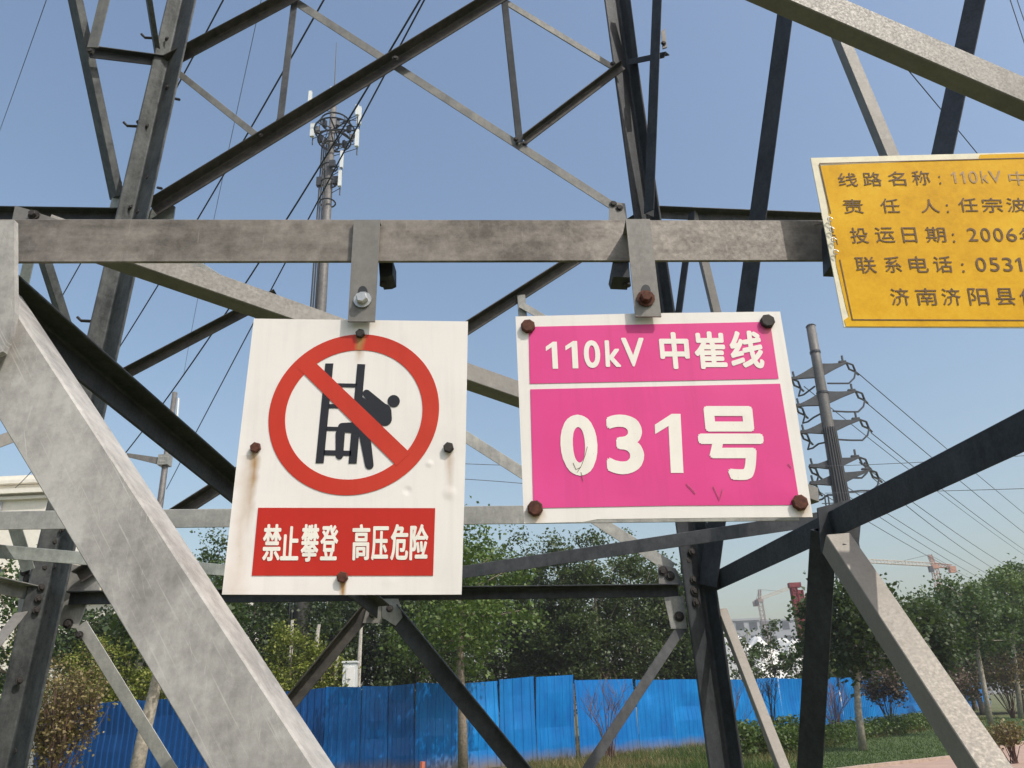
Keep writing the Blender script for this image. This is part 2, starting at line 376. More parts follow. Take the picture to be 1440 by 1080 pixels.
# right side, round the middle node
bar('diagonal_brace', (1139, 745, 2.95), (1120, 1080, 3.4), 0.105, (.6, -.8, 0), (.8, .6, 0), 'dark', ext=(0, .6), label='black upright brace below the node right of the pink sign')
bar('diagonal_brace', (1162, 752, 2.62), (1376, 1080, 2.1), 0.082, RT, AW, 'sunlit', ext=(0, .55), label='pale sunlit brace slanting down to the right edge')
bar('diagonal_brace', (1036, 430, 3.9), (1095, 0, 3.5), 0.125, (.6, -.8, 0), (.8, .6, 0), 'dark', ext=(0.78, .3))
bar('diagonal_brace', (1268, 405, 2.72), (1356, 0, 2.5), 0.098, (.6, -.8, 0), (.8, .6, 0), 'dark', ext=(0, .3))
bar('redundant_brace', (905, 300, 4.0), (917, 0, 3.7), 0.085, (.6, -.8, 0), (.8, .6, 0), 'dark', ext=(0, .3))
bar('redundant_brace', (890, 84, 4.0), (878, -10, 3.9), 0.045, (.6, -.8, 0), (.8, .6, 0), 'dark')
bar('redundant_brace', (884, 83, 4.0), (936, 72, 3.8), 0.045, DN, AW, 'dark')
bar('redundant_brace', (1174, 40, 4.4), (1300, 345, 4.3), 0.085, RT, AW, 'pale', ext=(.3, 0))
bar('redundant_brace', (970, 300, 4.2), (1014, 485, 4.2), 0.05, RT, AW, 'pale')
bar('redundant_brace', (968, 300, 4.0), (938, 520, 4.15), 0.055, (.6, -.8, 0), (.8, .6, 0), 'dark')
# plan bracing
bar('plan_brace', (-40, 719, 2.7), (1120, 706.5, 2.81), 0.068, DN, AW, 'mid')
bar('plan_brace', (-40, 762, 2.75), (525, 812, 4.0), 0.05, DN, AW, 'green')
bar('plan_brace', (530, 814, 4.05), (1156, 719, 3.35), 0.062, DN, AW, 'slate')
bar('plan_brace', (60, 327, 1.52), (1152, 706, 2.76), 0.056, UP, AW, 'pale', w2=.062)
bar('plan_brace', (-20, 386, 1.36), (530, 851, 4.0), 0.066, DN, TO, 'dark', label='black underside brace between the left beam and the white sign')
# near side
bar('horizontal_brace', (-40, 307, 1.24), (1330, 309, 1.385), 0.1, DN, AW, 'brown', t=0.009, label='weathered brown beam that the signs hang from')
bar('diagonal_brace', (-16, 378, 1.2), (470, 1120, 1.16), 0.113, (-.84, 0, -.54), AW, 'near', w2=.1, t=0.010, ext=(0, .6), label='broad scuffed grey beam slanting across the lower left')
bar('diagonal_brace', (1110, 0, 1.75), (1440, 143, 1.85), 0.108, UP, AW, 'pale', w2=.06, t=0.009, ext=(.5, .4), label='pale beam slanting across the top right corner')
# gussets
g = plate('gusset_plate', [(-60, 312), (20, 309), (20.5, 440), (14, 470), (4, 494), (-8, 500), (-60, 520)], 1.165, .012, 'near')
g = plate('gusset_plate', [(21, 289), (42, 295), (82, 309), (82, 335), (12, 335)], 1.36, .01, 'pale'); heads(g, [(48, 303)], 1.358, .008)
g = plate('gusset_plate', [(160, 268), (176, 262), (178, 308), (150, 308)], 3.93, .012, 'green'); heads(g, [(167, 258), (169, 268)], 3.93, .014, 'rust')
g = plate('gusset_plate', [(218, 283), (246, 290), (242, 318), (200, 318)], 3.94, .012, 'green')
g = plate('gusset_plate', [(857, 283), (879, 286), (884, 322), (856, 322)], 4.04, .012, 'pale'); heads(g, [(862.5, 287), (871, 292.5)], 4.04, .016)
g = plate('gusset_plate', [(925, 793), (950, 799), (962, 824), (927, 823)], 4.24, .012, 'pale'); heads(g, [(932, 803), (942, 810)], 4.238, .018)
g = plate('gusset_plate', [(934, 840), (954, 838), (962, 838), (966, 884), (944, 884)], 4.24, .012, 'mid'); heads(g, [(955, 867)], 4.238, .018)
g = plate('gusset_plate', [(92, 792), (142, 800), (138, 832), (121, 850), (108, 884), (84, 880)], 4.03, .012, 'mid'); heads(g, [(96, 877)], 4.028, .017)
g = plate('gusset_plate', [(28, 790), (42, 788), (44, 872), (24, 880)], 3.98, .012, 'mid'); heads(g, [(35, 804), (39, 814), (26, 874)], 3.978, .016)
g = plate('gusset_plate', [(518, 846), (536, 842), (536, 876), (510, 876)], 4.08, .01, 'pale')
g = plate('gusset_plate', [(537, 842), (560, 842), (566, 868), (556, 880), (537, 868)], 4.09, .01, 'mid')
g = plate('gusset_plate', [(1150, 714), (1196, 702), (1212, 722), (1206, 786), (1182, 800), (1156, 776)], 2.88, .012, 'dark')
for px, py, y, r_ in ((556, 82, 3.80, .014), (726, 196, 3.93, .013), (738, 202, 3.93, .013), (862, 90, 3.95, .013), (366, 190, 3.83, .012), (392, 170, 3.83, .012), (127, 72, 3.46, .013), (300, 385, 4.0, .013), (1186, 770, 2.60, .012), (1194, 784, 2.59, .012), (1018, 870, 4.18, .013), (112, 893, 3.99, .013), (548, 856, 4.05, .013), (524, 864, 4.07, .013)):
    part('bolt', MB().bolt(at(px, py, y), (0.03, -1, 0), r_, .010, washer=.003), M['bolt'], tower)
# bolts in the legs
def leg_bolts(leg, A, B, pts, off, nrm, r=.0125):
    for px, py, y in pts: part('bolt', MB().bolt(at(px, py, y), nrm, r, .008, washer=.003), M['bolt'], leg)
leg_bolts(l1, 0, 0, [(88, 745, 3.97), (76, 762, 3.97), (62, 798, 3.96), (58, 826, 3.96), (54, 842, 3.96), (51, 858, 3.96), (27, 957, 3.96), (142, 456, 3.95), (195, 173, 3.88)], 0, (.87, -.5, 0))
leg_bolts(l1, 0, 0, [(101, 748, 3.98), (95, 762, 3.98), (79, 797, 3.98), (72, 842, 3.98), (68, 861, 3.98), (75, 826, 3.98), (208, 250, 3.84), (207, 178, 3.83), (235, 55, 3.78), (235, 123, 3.8), (184, 292, 3.86), (195, 298, 3.86), (24, 1056, 4.0)], 0, (-.5, -.87, 0))
leg_bolts(l2, 0, 0, [(973, 776, 4.19), (967, 788, 4.2), (975, 815, 4.2), (976, 831, 4.2), (979, 847, 4.2), (1060, 1320, 4.2)], 0, (.5, -.85, 0), .015)
for px, py, y in ((198, 178, 3.86), (223, 54, 3.8), (133, 452, 3.93)):
    p = at(px, py, y); a = at(px - 19, py - 1, y); c = at(px - 24, py - 6, y)
    part('step_bolt', MB().tube([p, a, c], .009, 6), M['bolt'], tower)
for px, py, y in ((247, 139, 3.85), (222, 264, 3.9)):
    part('step_bolt', MB().tube([at(px, py, y), at(px + 5, py + 1, y - .06)], .009, 6), M['bolt'], tower)
g = plate('gusset_plate', [(930, 44), (935, 40), (938, 66), (932, 68)], 3.8, .01, 'pale'); heads(g, [(933, 61)], 3.798, .012)

# ------------------------------------------------------------------ lettering
_gly = {'1': ([(.52, 0), (1, 0), (1, 1), (.66, 1), (0, .81), (0, .65), (.52, .79)], [(0, 1, 2, 3, 6), (3, 4, 5, 6)])}
def glyph(ch):
    if ch not in _gly:
        cu = bpy.data.curves.new('glyph', 'FONT'); cu.body = ch; cu.size = 1.0; cu.resolution_u = 6; cu.fill_mode = 'FRONT'
        ob = bpy.data.objects.new('glyph', cu); COL.objects.link(ob)
        dg = bpy.context.evaluated_depsgraph_get(); me = bpy.data.meshes.new_from_object(ob.evaluated_get(dg))
        vs = [tuple(v.co) for v in me.vertices]; fs = [tuple(p.vertices) for p in me.polygons]
        bpy.data.objects.remove(ob); bpy.data.curves.remove(cu); bpy.data.meshes.remove(me)
        x0, x1 = min(v[0] for v in vs), max(v[0] for v in vs); y0, y1 = min(v[1] for v in vs), max(v[1] for v in vs)
        _gly[ch] = ([((v[0] - x0) / (x1 - x0), (v[1] - y0) / (y1 - y0)) for v in vs], fs)
    return _gly[ch]
def put_glyph(mb, ch, quad, y, bold):       # quad: photo corners tl, tr, br, bl of the character's own box, on the sign's plane
    vs, fs = glyph(ch)
    asp = (quad[1][0] - quad[0][0]) / max(1e-6, quad[2][1] - quad[1][1])
    by = bold; bx = bold / max(asp, .3)
    sh = [(0, 0)] if (bold <= 0 or ch in '1') else [(0, 0)] + [(math.cos(k * math.pi / 4) * bx, math.sin(k * math.pi / 4) * by) for k in range(8)]
    m = 0 if ch in '1' else 1
    for k, (dx, dy) in enumerate(sh):       # the strokes are thickened by laying the print over itself
        tl, tr, br, bl = [at(px, py, y - k * 2.5e-5) for px, py in quad]
        pv = []
        for a, b in vs:
            a = bx * m + a * (1 - 2 * bx * m) + dx; b = by * m + b * (1 - 2 * by * m) + dy
            pv.append((bl * (1 - a) + br * a) * (1 - b) + (tl * (1 - a) + tr * a) * b)
        mb.add(pv, fs)
def row(mb, items, y, bold, skew=0.0):      # items: char, x0, x1, y0, y1 in the photo; skew: sideways lean over the height
    for ch, x0, x1, y0, y1 in items:
        put_glyph(mb, ch, [(x0, y0), (x1, y0), (x1 + skew * (y1 - y0), y1), (x0 + skew * (y1 - y0), y1)], y, bold)

def sign_paint(name, col, rough=0.35, dents=(), streaks=(), grime=0.12, scale=7, fade=None):
    """enamel paint with dents, rust runs below the bolts and grime; positions are points on the sign"""
    m, t, b, N, L = new_mat(name)
    ge = N('ShaderNodeNewGeometry'); sx = N('ShaderNodeSeparateXYZ'); L(ge.outputs['Position'], sx.inputs[0])
    X, Z = sx.outputs[0], sx.outputs[2]
    n = noise(t, scale, 6, ge.outputs['Position'], 0.7)
    c = mix(t, ramp(t, n, [(0.45, (0, 0, 0)), (0.75, (grime,) * 3)]), col, tuple(x * 0.55 for x in col))
    if fade: c = mix(t, ramp(t, noise(t, 3, 4, ge.outputs['Position']), [(0.35, (0, 0, 0)), (0.7, (fade[1],) * 3)]), c, fade[0])
    mpd = N('ShaderNodeMapping'); mpd.inputs['Scale'].default_value = (38, 1, 2.2); L(ge.outputs['Position'], mpd.inputs['Vector'])   # rain streaks
    c = mix(t, ramp(t, noise(t, 1.0, 4, mpd.outputs[0], .65), [(.50, (0, 0, 0)), (.78, (.22, .22, .22))]), c, tuple(x * .62 for x in col))
    c = mix(t, ramp(t, noise(t, 170, 2, ge.outputs['Position']), [(.74, (0, 0, 0)), (.78, (.35, .35, .35))]), c, (.22, .17, .12))
    nz = noise(t, 60, 4, ge.outputs['Position'])
    for (x, z, w, ln, amt) in streaks:
        wob = math_n(t, 'MULTIPLY', math_n(t, 'SUBTRACT', noise(t, 22, 2, ge.outputs['Position']), 0.5), w * 1.4)
        dx = math_n(t, 'ABSOLUTE', math_n(t, 'ADD', math_n(t, 'SUBTRACT', X, x), wob))
        gx = math_n(t, 'SUBTRACT', 1.0, math_n(t, 'DIVIDE', dx, w), True)
        dz = math_n(t, 'SUBTRACT', z, Z)
        gz = math_n(t, 'MULTIPLY', math_n(t, 'SUBTRACT', 1.0, math_n(t, 'DIVIDE', dz, ln), True), math_n(t, 'GREATER_THAN', dz, 0.0))
        f = math_n(t, 'MULTIPLY', math_n(t, 'MULTIPLY', gx, gz), math_n(t, 'MULTIPLY', math_n(t, 'ADD', nz, 0.5), amt), True)
        c = mix(t, f, c, (0.34, 0.19, 0.06))
    L(c, b.inputs['Base Color']); b.inputs['Roughness'].default_value = rough; b.inputs['Specular IOR Level'].default_value = 0.3
    h = math_n(t, 'MULTIPLY', noise(t, 5, 2, ge.outputs['Position']), 0.5)
    for (x, z, r, amt) in dents:
        q = math_n(t, 'ADD', math_n(t, 'POWER', math_n(t, 'DIVIDE', math_n(t, 'SUBTRACT', X, x), r), 2.0), math_n(t, 'POWER', math_n(t, 'DIVIDE', math_n(t, 'SUBTRACT', Z, z), r), 2.0))
        h = math_n(t, 'ADD', h, math_n(t, 'MULTIPLY', math_n(t, 'POWER', math_n(t, 'SUBTRACT', 1.0, math_n(t, 'MULTIPLY', q, .5), True), 3.0), amt))
    bump(t, b, h, 0.16, 0.010)
    return m
def spot(px, py, y): p = at(px, py, y); return p.x, p.z

# ---- white no-climbing sign
YW = 1.30
def quadmap(q, y):
    c = [at(px, py, y) for px, py in q]
    return lambda u, v: (c[0] * (1 - u) + c[1] * u) * (1 - v) + (c[3] * (1 - u) + c[2] * u) * v
wd = [(*spot(604, 652, YW), .007, .8), (*spot(573, 690, YW), .008, -.8), (*spot(632, 693, YW), .012, .9), (*spot(604, 600, YW), .03, .3), (*spot(430, 815, YW), .02, .3), (*spot(548, 815, YW), .015, .35), (*spot(450, 540, YW), .06, .35), (*spot(345, 520, YW), .05, -.3), (*spot(640, 540, YW), .05, .3)]
ws = [(*spot(359, 632, YW), .011, .15, 1.1), (*spot(350, 640, YW), .022, .55, .38), (*spot(631, 634, YW), .010, .10, .6), (*spot(507, 472, YW), .012, .06, 1.5), (*spot(482, 815, YW), .007, .05, 1.8)]
w_white = sign_paint('white_enamel', (0.765, 0.722, 0.685), 0.36, wd, ws, 0.14)
w_red = sign_paint('red_enamel', (0.49, 0.030, 0.014), 0.42, wd, ws[3:4], 0.25, fade=((0.58, 0.065, 0.03), .5))
w_red2 = sign_paint('red_enamel_deep', (0.47, 0.022, 0.012), 0.42, wd, (), 0.2)
w_black = sign_paint('black_enamel', (0.022, 0.022, 0.027), 0.4)
w_letter = sign_paint('white_print', (0.80, 0.76, 0.68), 0.4, (), (), 0.25, 30)
ws_t = thing('warning_sign', 'white no-climbing sign with red ring, ladder figure and red text band', 'warning sign', at(485, 640, YW))
part('panel', MB().prism([at(px, py, YW) for px, py in ((357, 448), (509, 450), (658, 452), (654.5, 640), (649, 836), (480, 836.5), (312, 836), (333, 650))], (0, .0025, 0)), w_white, ws_t)
YD = YW - .0009
def pell(k, rx, ry): 
    q = 2 * math.pi * k / 96; return (497.5 + rx * math.cos(q) + 0.095 * ry * math.sin(q), 583.3 - ry * math.sin(q))
mb = MB()
for k in range(96):
    mb.prism([at(*pell(k, 119.5, 113.2), YD), at(*pell(k + 1, 119.5, 113.2), YD), at(*pell(k + 1, 96.3, 91), YD), at(*pell(k, 96.3, 91), YD)], (0, .0004, 0))
mb.prism([at(px, py, YD - .00042) for px, py in ((437.5, 503.8), (419.5, 518), (557.5, 655), (577, 637))], (0, .0003, 0))
part('prohibition_ring', mb, w_red, ws_t)
def pc(x, y): return 360 + x * .24076, 460 + y * .24074
mb = MB()
def pg(*pts, lift=0.0): mb.prism([at(*pc(*p), YD - lift) for p in pts], (0, .0003, 0))
pg((405, 212), (452, 212), (395, 795), (348, 795)); pg((592, 215), (638, 217), (588, 797), (540, 797))
pg((440, 327), (590, 330), (590, 352), (440, 349)); pg((426, 449), (585, 453), (585, 476), (424, 473)); pg((412, 581), (572, 585), (571, 607), (410, 605)); pg((396, 718), (556, 722), (554, 752), (394, 748))
part('ladder_pictogram', mb, w_black, ws_t)
mb = MB()
def cap_(p, q, r1, r2, lift=.00006):
    a = math.atan2(q[1] - p[1], q[0] - p[0]); pts = []
    for k in range(9): t_ = a + math.pi / 2 + math.pi * k / 8; pts.append((p[0] + r1 * math.cos(t_), p[1] + r1 * math.sin(t_)))
    for k in range(9): t_ = a - math.pi / 2 + math.pi * k / 8; pts.append((q[0] + r2 * math.cos(t_), q[1] + r2 * math.sin(t_)))
    pg(*pts, lift=lift)
cap_((804, 431.9), (804.5, 432), 36, 36)
cap_((646, 388), (745, 480), 23, 32, .00006); cap_((745, 492), (752, 535), 46, 42, .00009); cap_((604, 432), (735, 530), 30, 46, .00012)
cap_((730, 530), (590, 570), 46, 36, .00015); cap_((590, 588), (505, 586), 33, 27, .00018); cap_((492, 622), (487, 750), 27, 22, .00021)
cap_((630, 600), (662, 805), 34, 25, .00024)
part('climber_pictogram', mb, w_black, ws_t)
tb = part('text_band', MB().prism([at(px, py, YD) for px, py in ((363, 714), (612, 714.5), (609, 809.5), (354, 809.5))], (0, .0004, 0)), w_red2, ws_t)
mb = MB(); YL = YD - .0005
row(mb, [('禁', 371, 397, 737, 789), ('止', 396.5, 422, 740, 788), ('攀', 425, 450, 737, 790), ('登', 452, 477, 738, 788)], YL, .020, -.06)
part('lettering', mb, w_letter, tb)
mb = MB()
row(mb, [('高', 496, 521, 737, 788), ('压', 523, 547, 740, 788), ('危', 550, 575, 737, 788), ('险', 577, 603, 737, 788)], YL, .020, -.03)
part('lettering', mb, w_letter, tb)
for px, py, rr, mt in ((507, 470, .0092, 'bolt'), (360, 630, .0098, 'rust'), (631, 630, .0098, 'bolt'), (482, 812, .0098, 'rust')):
    part('bolt', MB().bolt(at(px, py, YW - .001), (0, -1, 0), rr, .007), M[mt], ws_t)

def strap(parent, quad, y, boltpx, bolt_mat, clamp, side):
    tl, tr, br, bl = quad
    mb = MB(); mb.prism([at(*p, y) for p in quad], (0, .004, 0))
    a, b_ = at(*tl, y), at(*tr, y)          # the lip turned over the top of the beam
    mb.prism([a + Vector((0, .0042, 0)), b_ + Vector((0, .0042, 0)), b_ + Vector((0, .09, 0)), a + Vector((0, .09, 0))], (0, 0, -.004))
    st = part('mounting_strap', mb, M['pale'], parent)
    px, py = boltpx
    sl = [(px - 6 + 6 - 7 * math.cos(t_), py - 10 - 9 * math.sin(t_)) for t_ in np.linspace(0, math.pi, 9)] + [(px + 7, py + 6), (px - 7, py + 6)]
    part('slot', MB().prism([at(*p, y - .0006) for p in sl], (0, .0004, 0)), M['wire'], st)
    part('bolt', MB().bolt(at(px, py + 1, y - .001), (0, -1, 0), .0115, .011, washer=.003), M[bolt_mat], st)
    mb = MB(); mb.prism([at(*p, y + .055) for p in clamp], (0, .05, 0))
    cl = part('clamp', mb, M['dark'], st)
    cx, cy = clamp[-1]
    e = at(cx, cy, y + .08); part('clamp_bolt', MB().tube([e + Vector((side * .008, 0, .02)), e + Vector((side * .008, 0, -.020))], .008, 8), M['bolt'], cl)
strap(ws_t, [(497.5, 309), (534.5, 309), (527, 452), (489, 452)], 1.284, (510, 421), 'zinc', [(532, 362), (552, 364), (552, 386), (546, 389), (534, 390)], 1)

# ---- pink number sign
YP = 1.30
pd_ = [(*spot(818, 640, YP), .03, .5), (*spot(900, 650, YP), .10, .45), (*spot(770, 655, YP), .06, -.5), (*spot(1010, 690, YP), .05, .5), (*spot(1050, 600, YP), .05, -.3), (*spot(1000, 560, YP), .06, .3), (*spot(880, 700, YP), .04, -.5), (*spot(1100, 690, YP), .03, .4)]
p_white = sign_paint('white_enamel_aged', (0.775, 0.73, 0.69), 0.36, pd_, [(*spot(752, 718, YP), .02, .03, 1.2), (*spot(1124, 710, YP), .02, .03, 1.2)], 0.12)
p_pink = sign_paint('pink_enamel', (0.68, 0.052, 0.235), 0.42, pd_, [(*spot(1078, 455, YP), .012, .05, .6)], 0.16, fade=((0.72, 0.085, 0.29), .5))
ps_t = thing('number_sign', 'pink and white tower number sign bolted at its four corners', 'sign', at(930, 590, YP))
part('panel', MB().prism([at(px, py, YP) for px, py in ((725, 445), (910, 440.5), (1097, 438), (1121, 580), (1143, 727), (1010, 728), (840, 730), (820, 734), (737, 736), (731, 590))], (0, .0025, 0)), p_white, ps_t)
YD2 = YP - .0009; YL2 = YP - .0015
f1 = part('upper_field', MB().prism([at(px, py, YD2) for px, py in ((743.5, 459.5), (1083, 452.5), (1095, 532.5), (745, 539.5))], (0, .0004, 0)), p_pink, ps_t)
f2 = part('lower_field', MB().prism([at(px, py, YD2) for px, py in ((745.7, 547.5), (1097, 539.5), (1125, 710), (940, 711), (750, 714.5))], (0, .0004, 0)), p_pink, ps_t)
p_letter = sign_paint('white_print_aged', (0.82, 0.77, 0.70), 0.4, pd_[:1], (), 0.15, 25)
mb = MB()
row(mb, [('1', 767, 783, 480.5, 518.5), ('1', 794.5, 811.5, 479.5, 518), ('0', 820, 843, 478.5, 517.5), ('k', 850, 872, 478.5, 516), ('V', 873, 905, 475, 515.5)], YL2, .030, .05)
row(mb, [('中', 925.5, 967, 467, 519), ('崔', 974, 1019, 466, 519), ('线', 1024, 1071, 465, 518)], YL2, .031, .09)
part('lettering', mb, p_letter, f1)
mb = MB()
row(mb, [('0', 786, 838, 583, 669), ('3', 850, 903, 583, 667), ('1', 920, 957, 582, 665)], YL2, .044, .05)
row(mb, [('号', 977, 1069, 571, 675)], YL2, .034, .10)
part('lettering', mb, p_letter, f2)
mb = MB()                                    # scratches in the paint
for pts in (((812, 664), (818, 654), (823, 640), (826, 628)), ((806, 651), (810, 660), (817, 657)), ((817, 664), (820, 676)), ((1003, 684), (1012, 703), (1016, 688)), ((965, 680), (978, 694)), ((1108, 652), (1113, 657))):
    mb.tube([at(px, py, YL2 - .0006) for px, py in pts], .0005, 4)
part('scratch', mb, M['bark'], f2)
for px, py, mt in ((742.5, 460, 'rust'), (1078.5, 453, 'bolt'), (752.5, 715.5, 'rust'), (1124, 707.5, 'rust')):
    part('bolt', MB().bolt(at(px, py, YP - .001), (0, -1, 0), .0138, .008, n=8), M[mt], ps_t)
strap(ps_t, [(880, 308), (914, 308), (930, 445), (893.5, 445)], 1.284, (908, 419), 'rust', [(884, 364), (862, 366), (859, 382), (862, 389), (886, 390)], -1)

# ---- yellow information sign
YY = 1.30
yc = [at(1140, 222, YY), at(1440, 214, YY), at(1440, 461, YY), at(1187, 460, YY)]
tl, bl = yc[0], yc[3]; du = (yc[1] - yc[0]).normalized(); dl = (yc[2] - yc[3]).normalized()
m, t, b, N, L = new_mat('yellow_print')
ge = N('ShaderNodeNewGeometry')
n1 = noise(t, 45, 6, ge.outputs['Position'], .8); n2 = noise(t, 6, 4, ge.outputs['Position'])
c = ramp(t, math_n(t, 'ADD', math_n(t, 'MULTIPLY', n1, .5), math_n(t, 'MULTIPLY', n2, .5)), [(.36, (.54, .275, .003)), (.5, (.65, .35, .006)), (.66, (.72, .43, .02))])
L(c, b.inputs['Base Color']); b.inputs['Roughness'].default_value = .7; b.inputs['Specular IOR Level'].default_value = .2; bump(t, b, n1, .1, .002); y_yel = m
y_cream = sign_paint('cream_weathered', (0.72, 0.66, 0.50), 0.55, (), (), .5, 40)
y_brown = plain('brown_print', (0.115, 0.06, 0.025), .75, 0, .4, 140)
y_faint = plain('faded_brown_print', (0.30, 0.17, 0.05), .6, 0, .35, 140)
ys_t = thing('information_sign', 'worn yellow sign with brown printed text, cut off by the right edge', 'sign', (tl + bl) / 2 + Vector((.27, 0, 0)))
WY = .58
TR, BR = tl + du * WY, bl + dl * WY
rng = random.Random(5)
bld = bl + (tl - bl) * .02
part('panel', MB().prism([tl, TR, BR, bl], (0, .0025, 0)), y_cream, ys_t)
off = Vector((0, -.0009, 0))
def yq(px, py, d=.0009): return at(px, py, YY - d)
face = [yq(1154, 233), yq(1200, 230.5), yq(1243, 229), yq(1300, 226), yq(1376, 223.5), yq(1378, 217.5), yq(1440, 215.5)] + [TR + off + Vector((0, 0, -.004)), BR + off + Vector((0, 0, .003))] + [yq(1440, 459.5), yq(1190, 459), yq(1187, 450), yq(1194, 445), yq(1190, 432), yq(1176, 372), yq(1173, 342)]
pf = part('printed_face', MB().prism(face, (0, .0005, 0)), y_yel, ys_t)
mb = MB()
def ln(p, q, w):
    a, b2 = yq(*p, .0016), yq(*q, .0016); d = (b2 - a).normalized(); n_ = Vector((-d.z, 0, d.x)) * w
    mb.prism([a - n_, b2 - n_, b2 + n_, a + n_], (0, .0003, 0))
ln((1152.5, 230.5), (1168, 300), .0012); ln((1181, 365), (1199, 450.5), .0012)
a = yq(1199, 450.3, .0016); mb.prism([a, a + dl * (WY - .05), a + dl * (WY - .05) + Vector((0, 0, .0024)), a + Vector((0, 0, .0024))], (0, .0003, 0))
a = yq(1152.5, 230.5, .0016); mb.prism([a, a + du * (WY - .05), a + du * (WY - .05) + Vector((0, 0, .0024)), a + Vector((0, 0, .0024))], (0, .0003, 0))
for p, q in (((1169, 318), (1172, 327)), ((1175, 333), (1178, 344)), ((1170, 330), (1175, 331))): ln(p, q, .001)
part('border_line', mb, y_brown, pf)
YT = YY - .0017; BO = .004; SK = .18
mb = MB()
row(mb, [('线', 1177, 1204, 243, 262), ('路', 1212, 1238, 242, 261.5), ('名', 1247, 1272, 241, 261), ('称', 1281, 1306, 240, 260), ('：', 1319.5, 1322, 247, 259)], YT, BO, SK)
part('lettering', mb, y_brown, pf)
mb = MB()
row(mb, [('1', 1337, 1343, 241.5, 257.5), ('1', 1349.5, 1355.5, 241, 257.5), ('0', 1361, 1373, 240.5, 257.5), ('k', 1378, 1388, 240, 257), ('V', 1389, 1407, 240, 257), ('中', 1417, 1443, 241, 260)], YT, 0, SK)
part('lettering', mb, y_faint, pf, label='faded first line of brown text')
for chars in ([('责', 1184, 1212, 280, 300), ('任', 1236.5, 1263, 279, 299.5), ('人', 1293, 1319, 280, 299), ('：', 1330, 1333, 287, 299), ('任', 1346, 1373, 278, 298), ('宗', 1379, 1408, 278, 298.5), ('波', 1414, 1442, 278, 298)],
              [('投', 1194, 1219, 320, 342), ('运', 1229, 1256, 319.5, 341), ('日', 1267, 1287, 319.5, 341), ('期', 1300, 1328, 319, 340.5), ('：', 1338.5, 1341.5, 328, 341), ('2', 1359, 1373, 320.5, 339), ('0', 1377.5, 1391, 320.5, 339.5), ('0', 1395.5, 1409, 320.5, 339.5), ('6', 1413.5, 1428, 320.5, 339.5), ('年', 1432, 1458, 320, 341)],
              [('联', 1201, 1230, 361, 384), ('系', 1242, 1265.5, 360.5, 383), ('电', 1276.5, 1303, 360, 383), ('话', 1311, 1337, 360, 383), ('：', 1351.5, 1355, 370, 383), ('0', 1370.5, 1385, 362, 381.5), ('5', 1390, 1403.5, 362, 381.5), ('3', 1408.5, 1422, 362, 381.5), ('1', 1427, 1435, 362, 381.5)],
              [('济', 1250.5, 1277, 405, 429), ('南', 1286, 1316, 405, 429), ('济', 1322.5, 1349, 405, 429), ('阳', 1360, 1388, 405, 429), ('县', 1398, 1425, 405, 429), ('供', 1432, 1462, 405, 429)]):
    mb = MB(); row(mb, chars, YT, BO, SK); part('lettering', mb, y_brown, pf)
mb = MB()                                    # wire twisted through the eyelets
for k, (px, py) in enumerate(((1166, 309), (1168, 323), (1171, 338), (1174, 355))):
    c = at(px + 1, py, YY - .004)
    mb.tube([c + Vector((.005 * math.cos(q), -.002 + .001 * math.sin(q * 2), .005 * math.sin(q))) for q in np.linspace(0, 5.2, 10)], .0010, 5)
part('tie_wire', mb, M['zinc'], ys_t)
mb = MB(); mb.tube([at(1165, 312, YY + .02), at(1152, 315, YY + .06), at(1130, 320, YY + .075)], .0012, 5)
part('tie_wire', mb, M['bark'], ys_t)
bx = at(1175, 340, YY)
part('backing_strip', MB().prism([at(1166, 305, YY + .003), at(1300, 303, YY + .003), at(1300, 378, YY + .003), at(1169, 372, YY + .003)], (0, .045, 0)), M['dark'], ys_t)

# ------------------------------------------------------------------ cables overhead
def wire(pts, rad, label, mat='wire', sides=5, group=None):
    P3 = [at(*p) for p in pts]
    A_ = np.array([tuple(p) for p in P3]); tt = np.r_[0, np.cumsum(np.linalg.norm(np.diff(A_, axis=0), axis=1))]; tt /= tt[-1]
    cf = np.polyfit(tt, A_, min(2, len(pts) - 1))          # a hanging cable is all but a parabola
    out = [Vector(sum(cf[k] * u ** (len(cf) - 1 - k) for k in range(len(cf)))) for u in np.linspace(0, 1, 25)]
    o = part('overhead_cable', MB().tube(out, rad, sides), M[mat])
    return tag(o, label, 'cable', group or 'overhead cables')
def dep(px, py, a, b):                      # depth that runs evenly along a receding line
    (x0, y0, d0), (x1, y1, d1) = a, b
    s = ((px - x0) * (x1 - x0) + (py - y0) * (y1 - y0)) / ((x1 - x0) ** 2 + (y1 - y0) ** 2)
    return (px, py, 1 / ((1 - s) / d0 + s / d1))
def line_wire(pts, d0, d1, rad, label, mat='wire'):
    a, b = (*pts[0], d0), (*pts[-1], d1)
    wire([dep(px, py, a, b) for px, py in pts], rad, label, mat)
line_wire([(72, -20), (40, 72), (0, 182), (-30, 262)], 14, 30, .010, 'thin lone cable crossing the sky at the far top left corner')
line_wire([(322, -20), (290, 50), (260, 100), (175, 262), (113, 370), (83, 423), (-20, 590)], 11, 34, .017, 'black cable passing behind the left leg, leftmost of those that cross the horizontal brown beam')
line_wire([(464, -20), (408, 83), (337, 207), (282, 308), (220, 407), (172, 480), (60, 640), (20, 690)], 10, 36, .017, 'black cable crossing just right of the left leg, down to the cream building')
line_wire([(372, -20), (333, 150), (303, 308), (275, 430), (258, 530)], 16, 40, .010, 'hair-thin pale cable right of the left leg', 'wirefar')
line_wire([(586, -20), (543, 70), (507, 147), (480, 200), (412, 308), (350, 403), (310, 460), (228, 565), (170, 628), (60, 760)], 10, 33, .019, 'left one of the two black cables in front of the antenna mast')
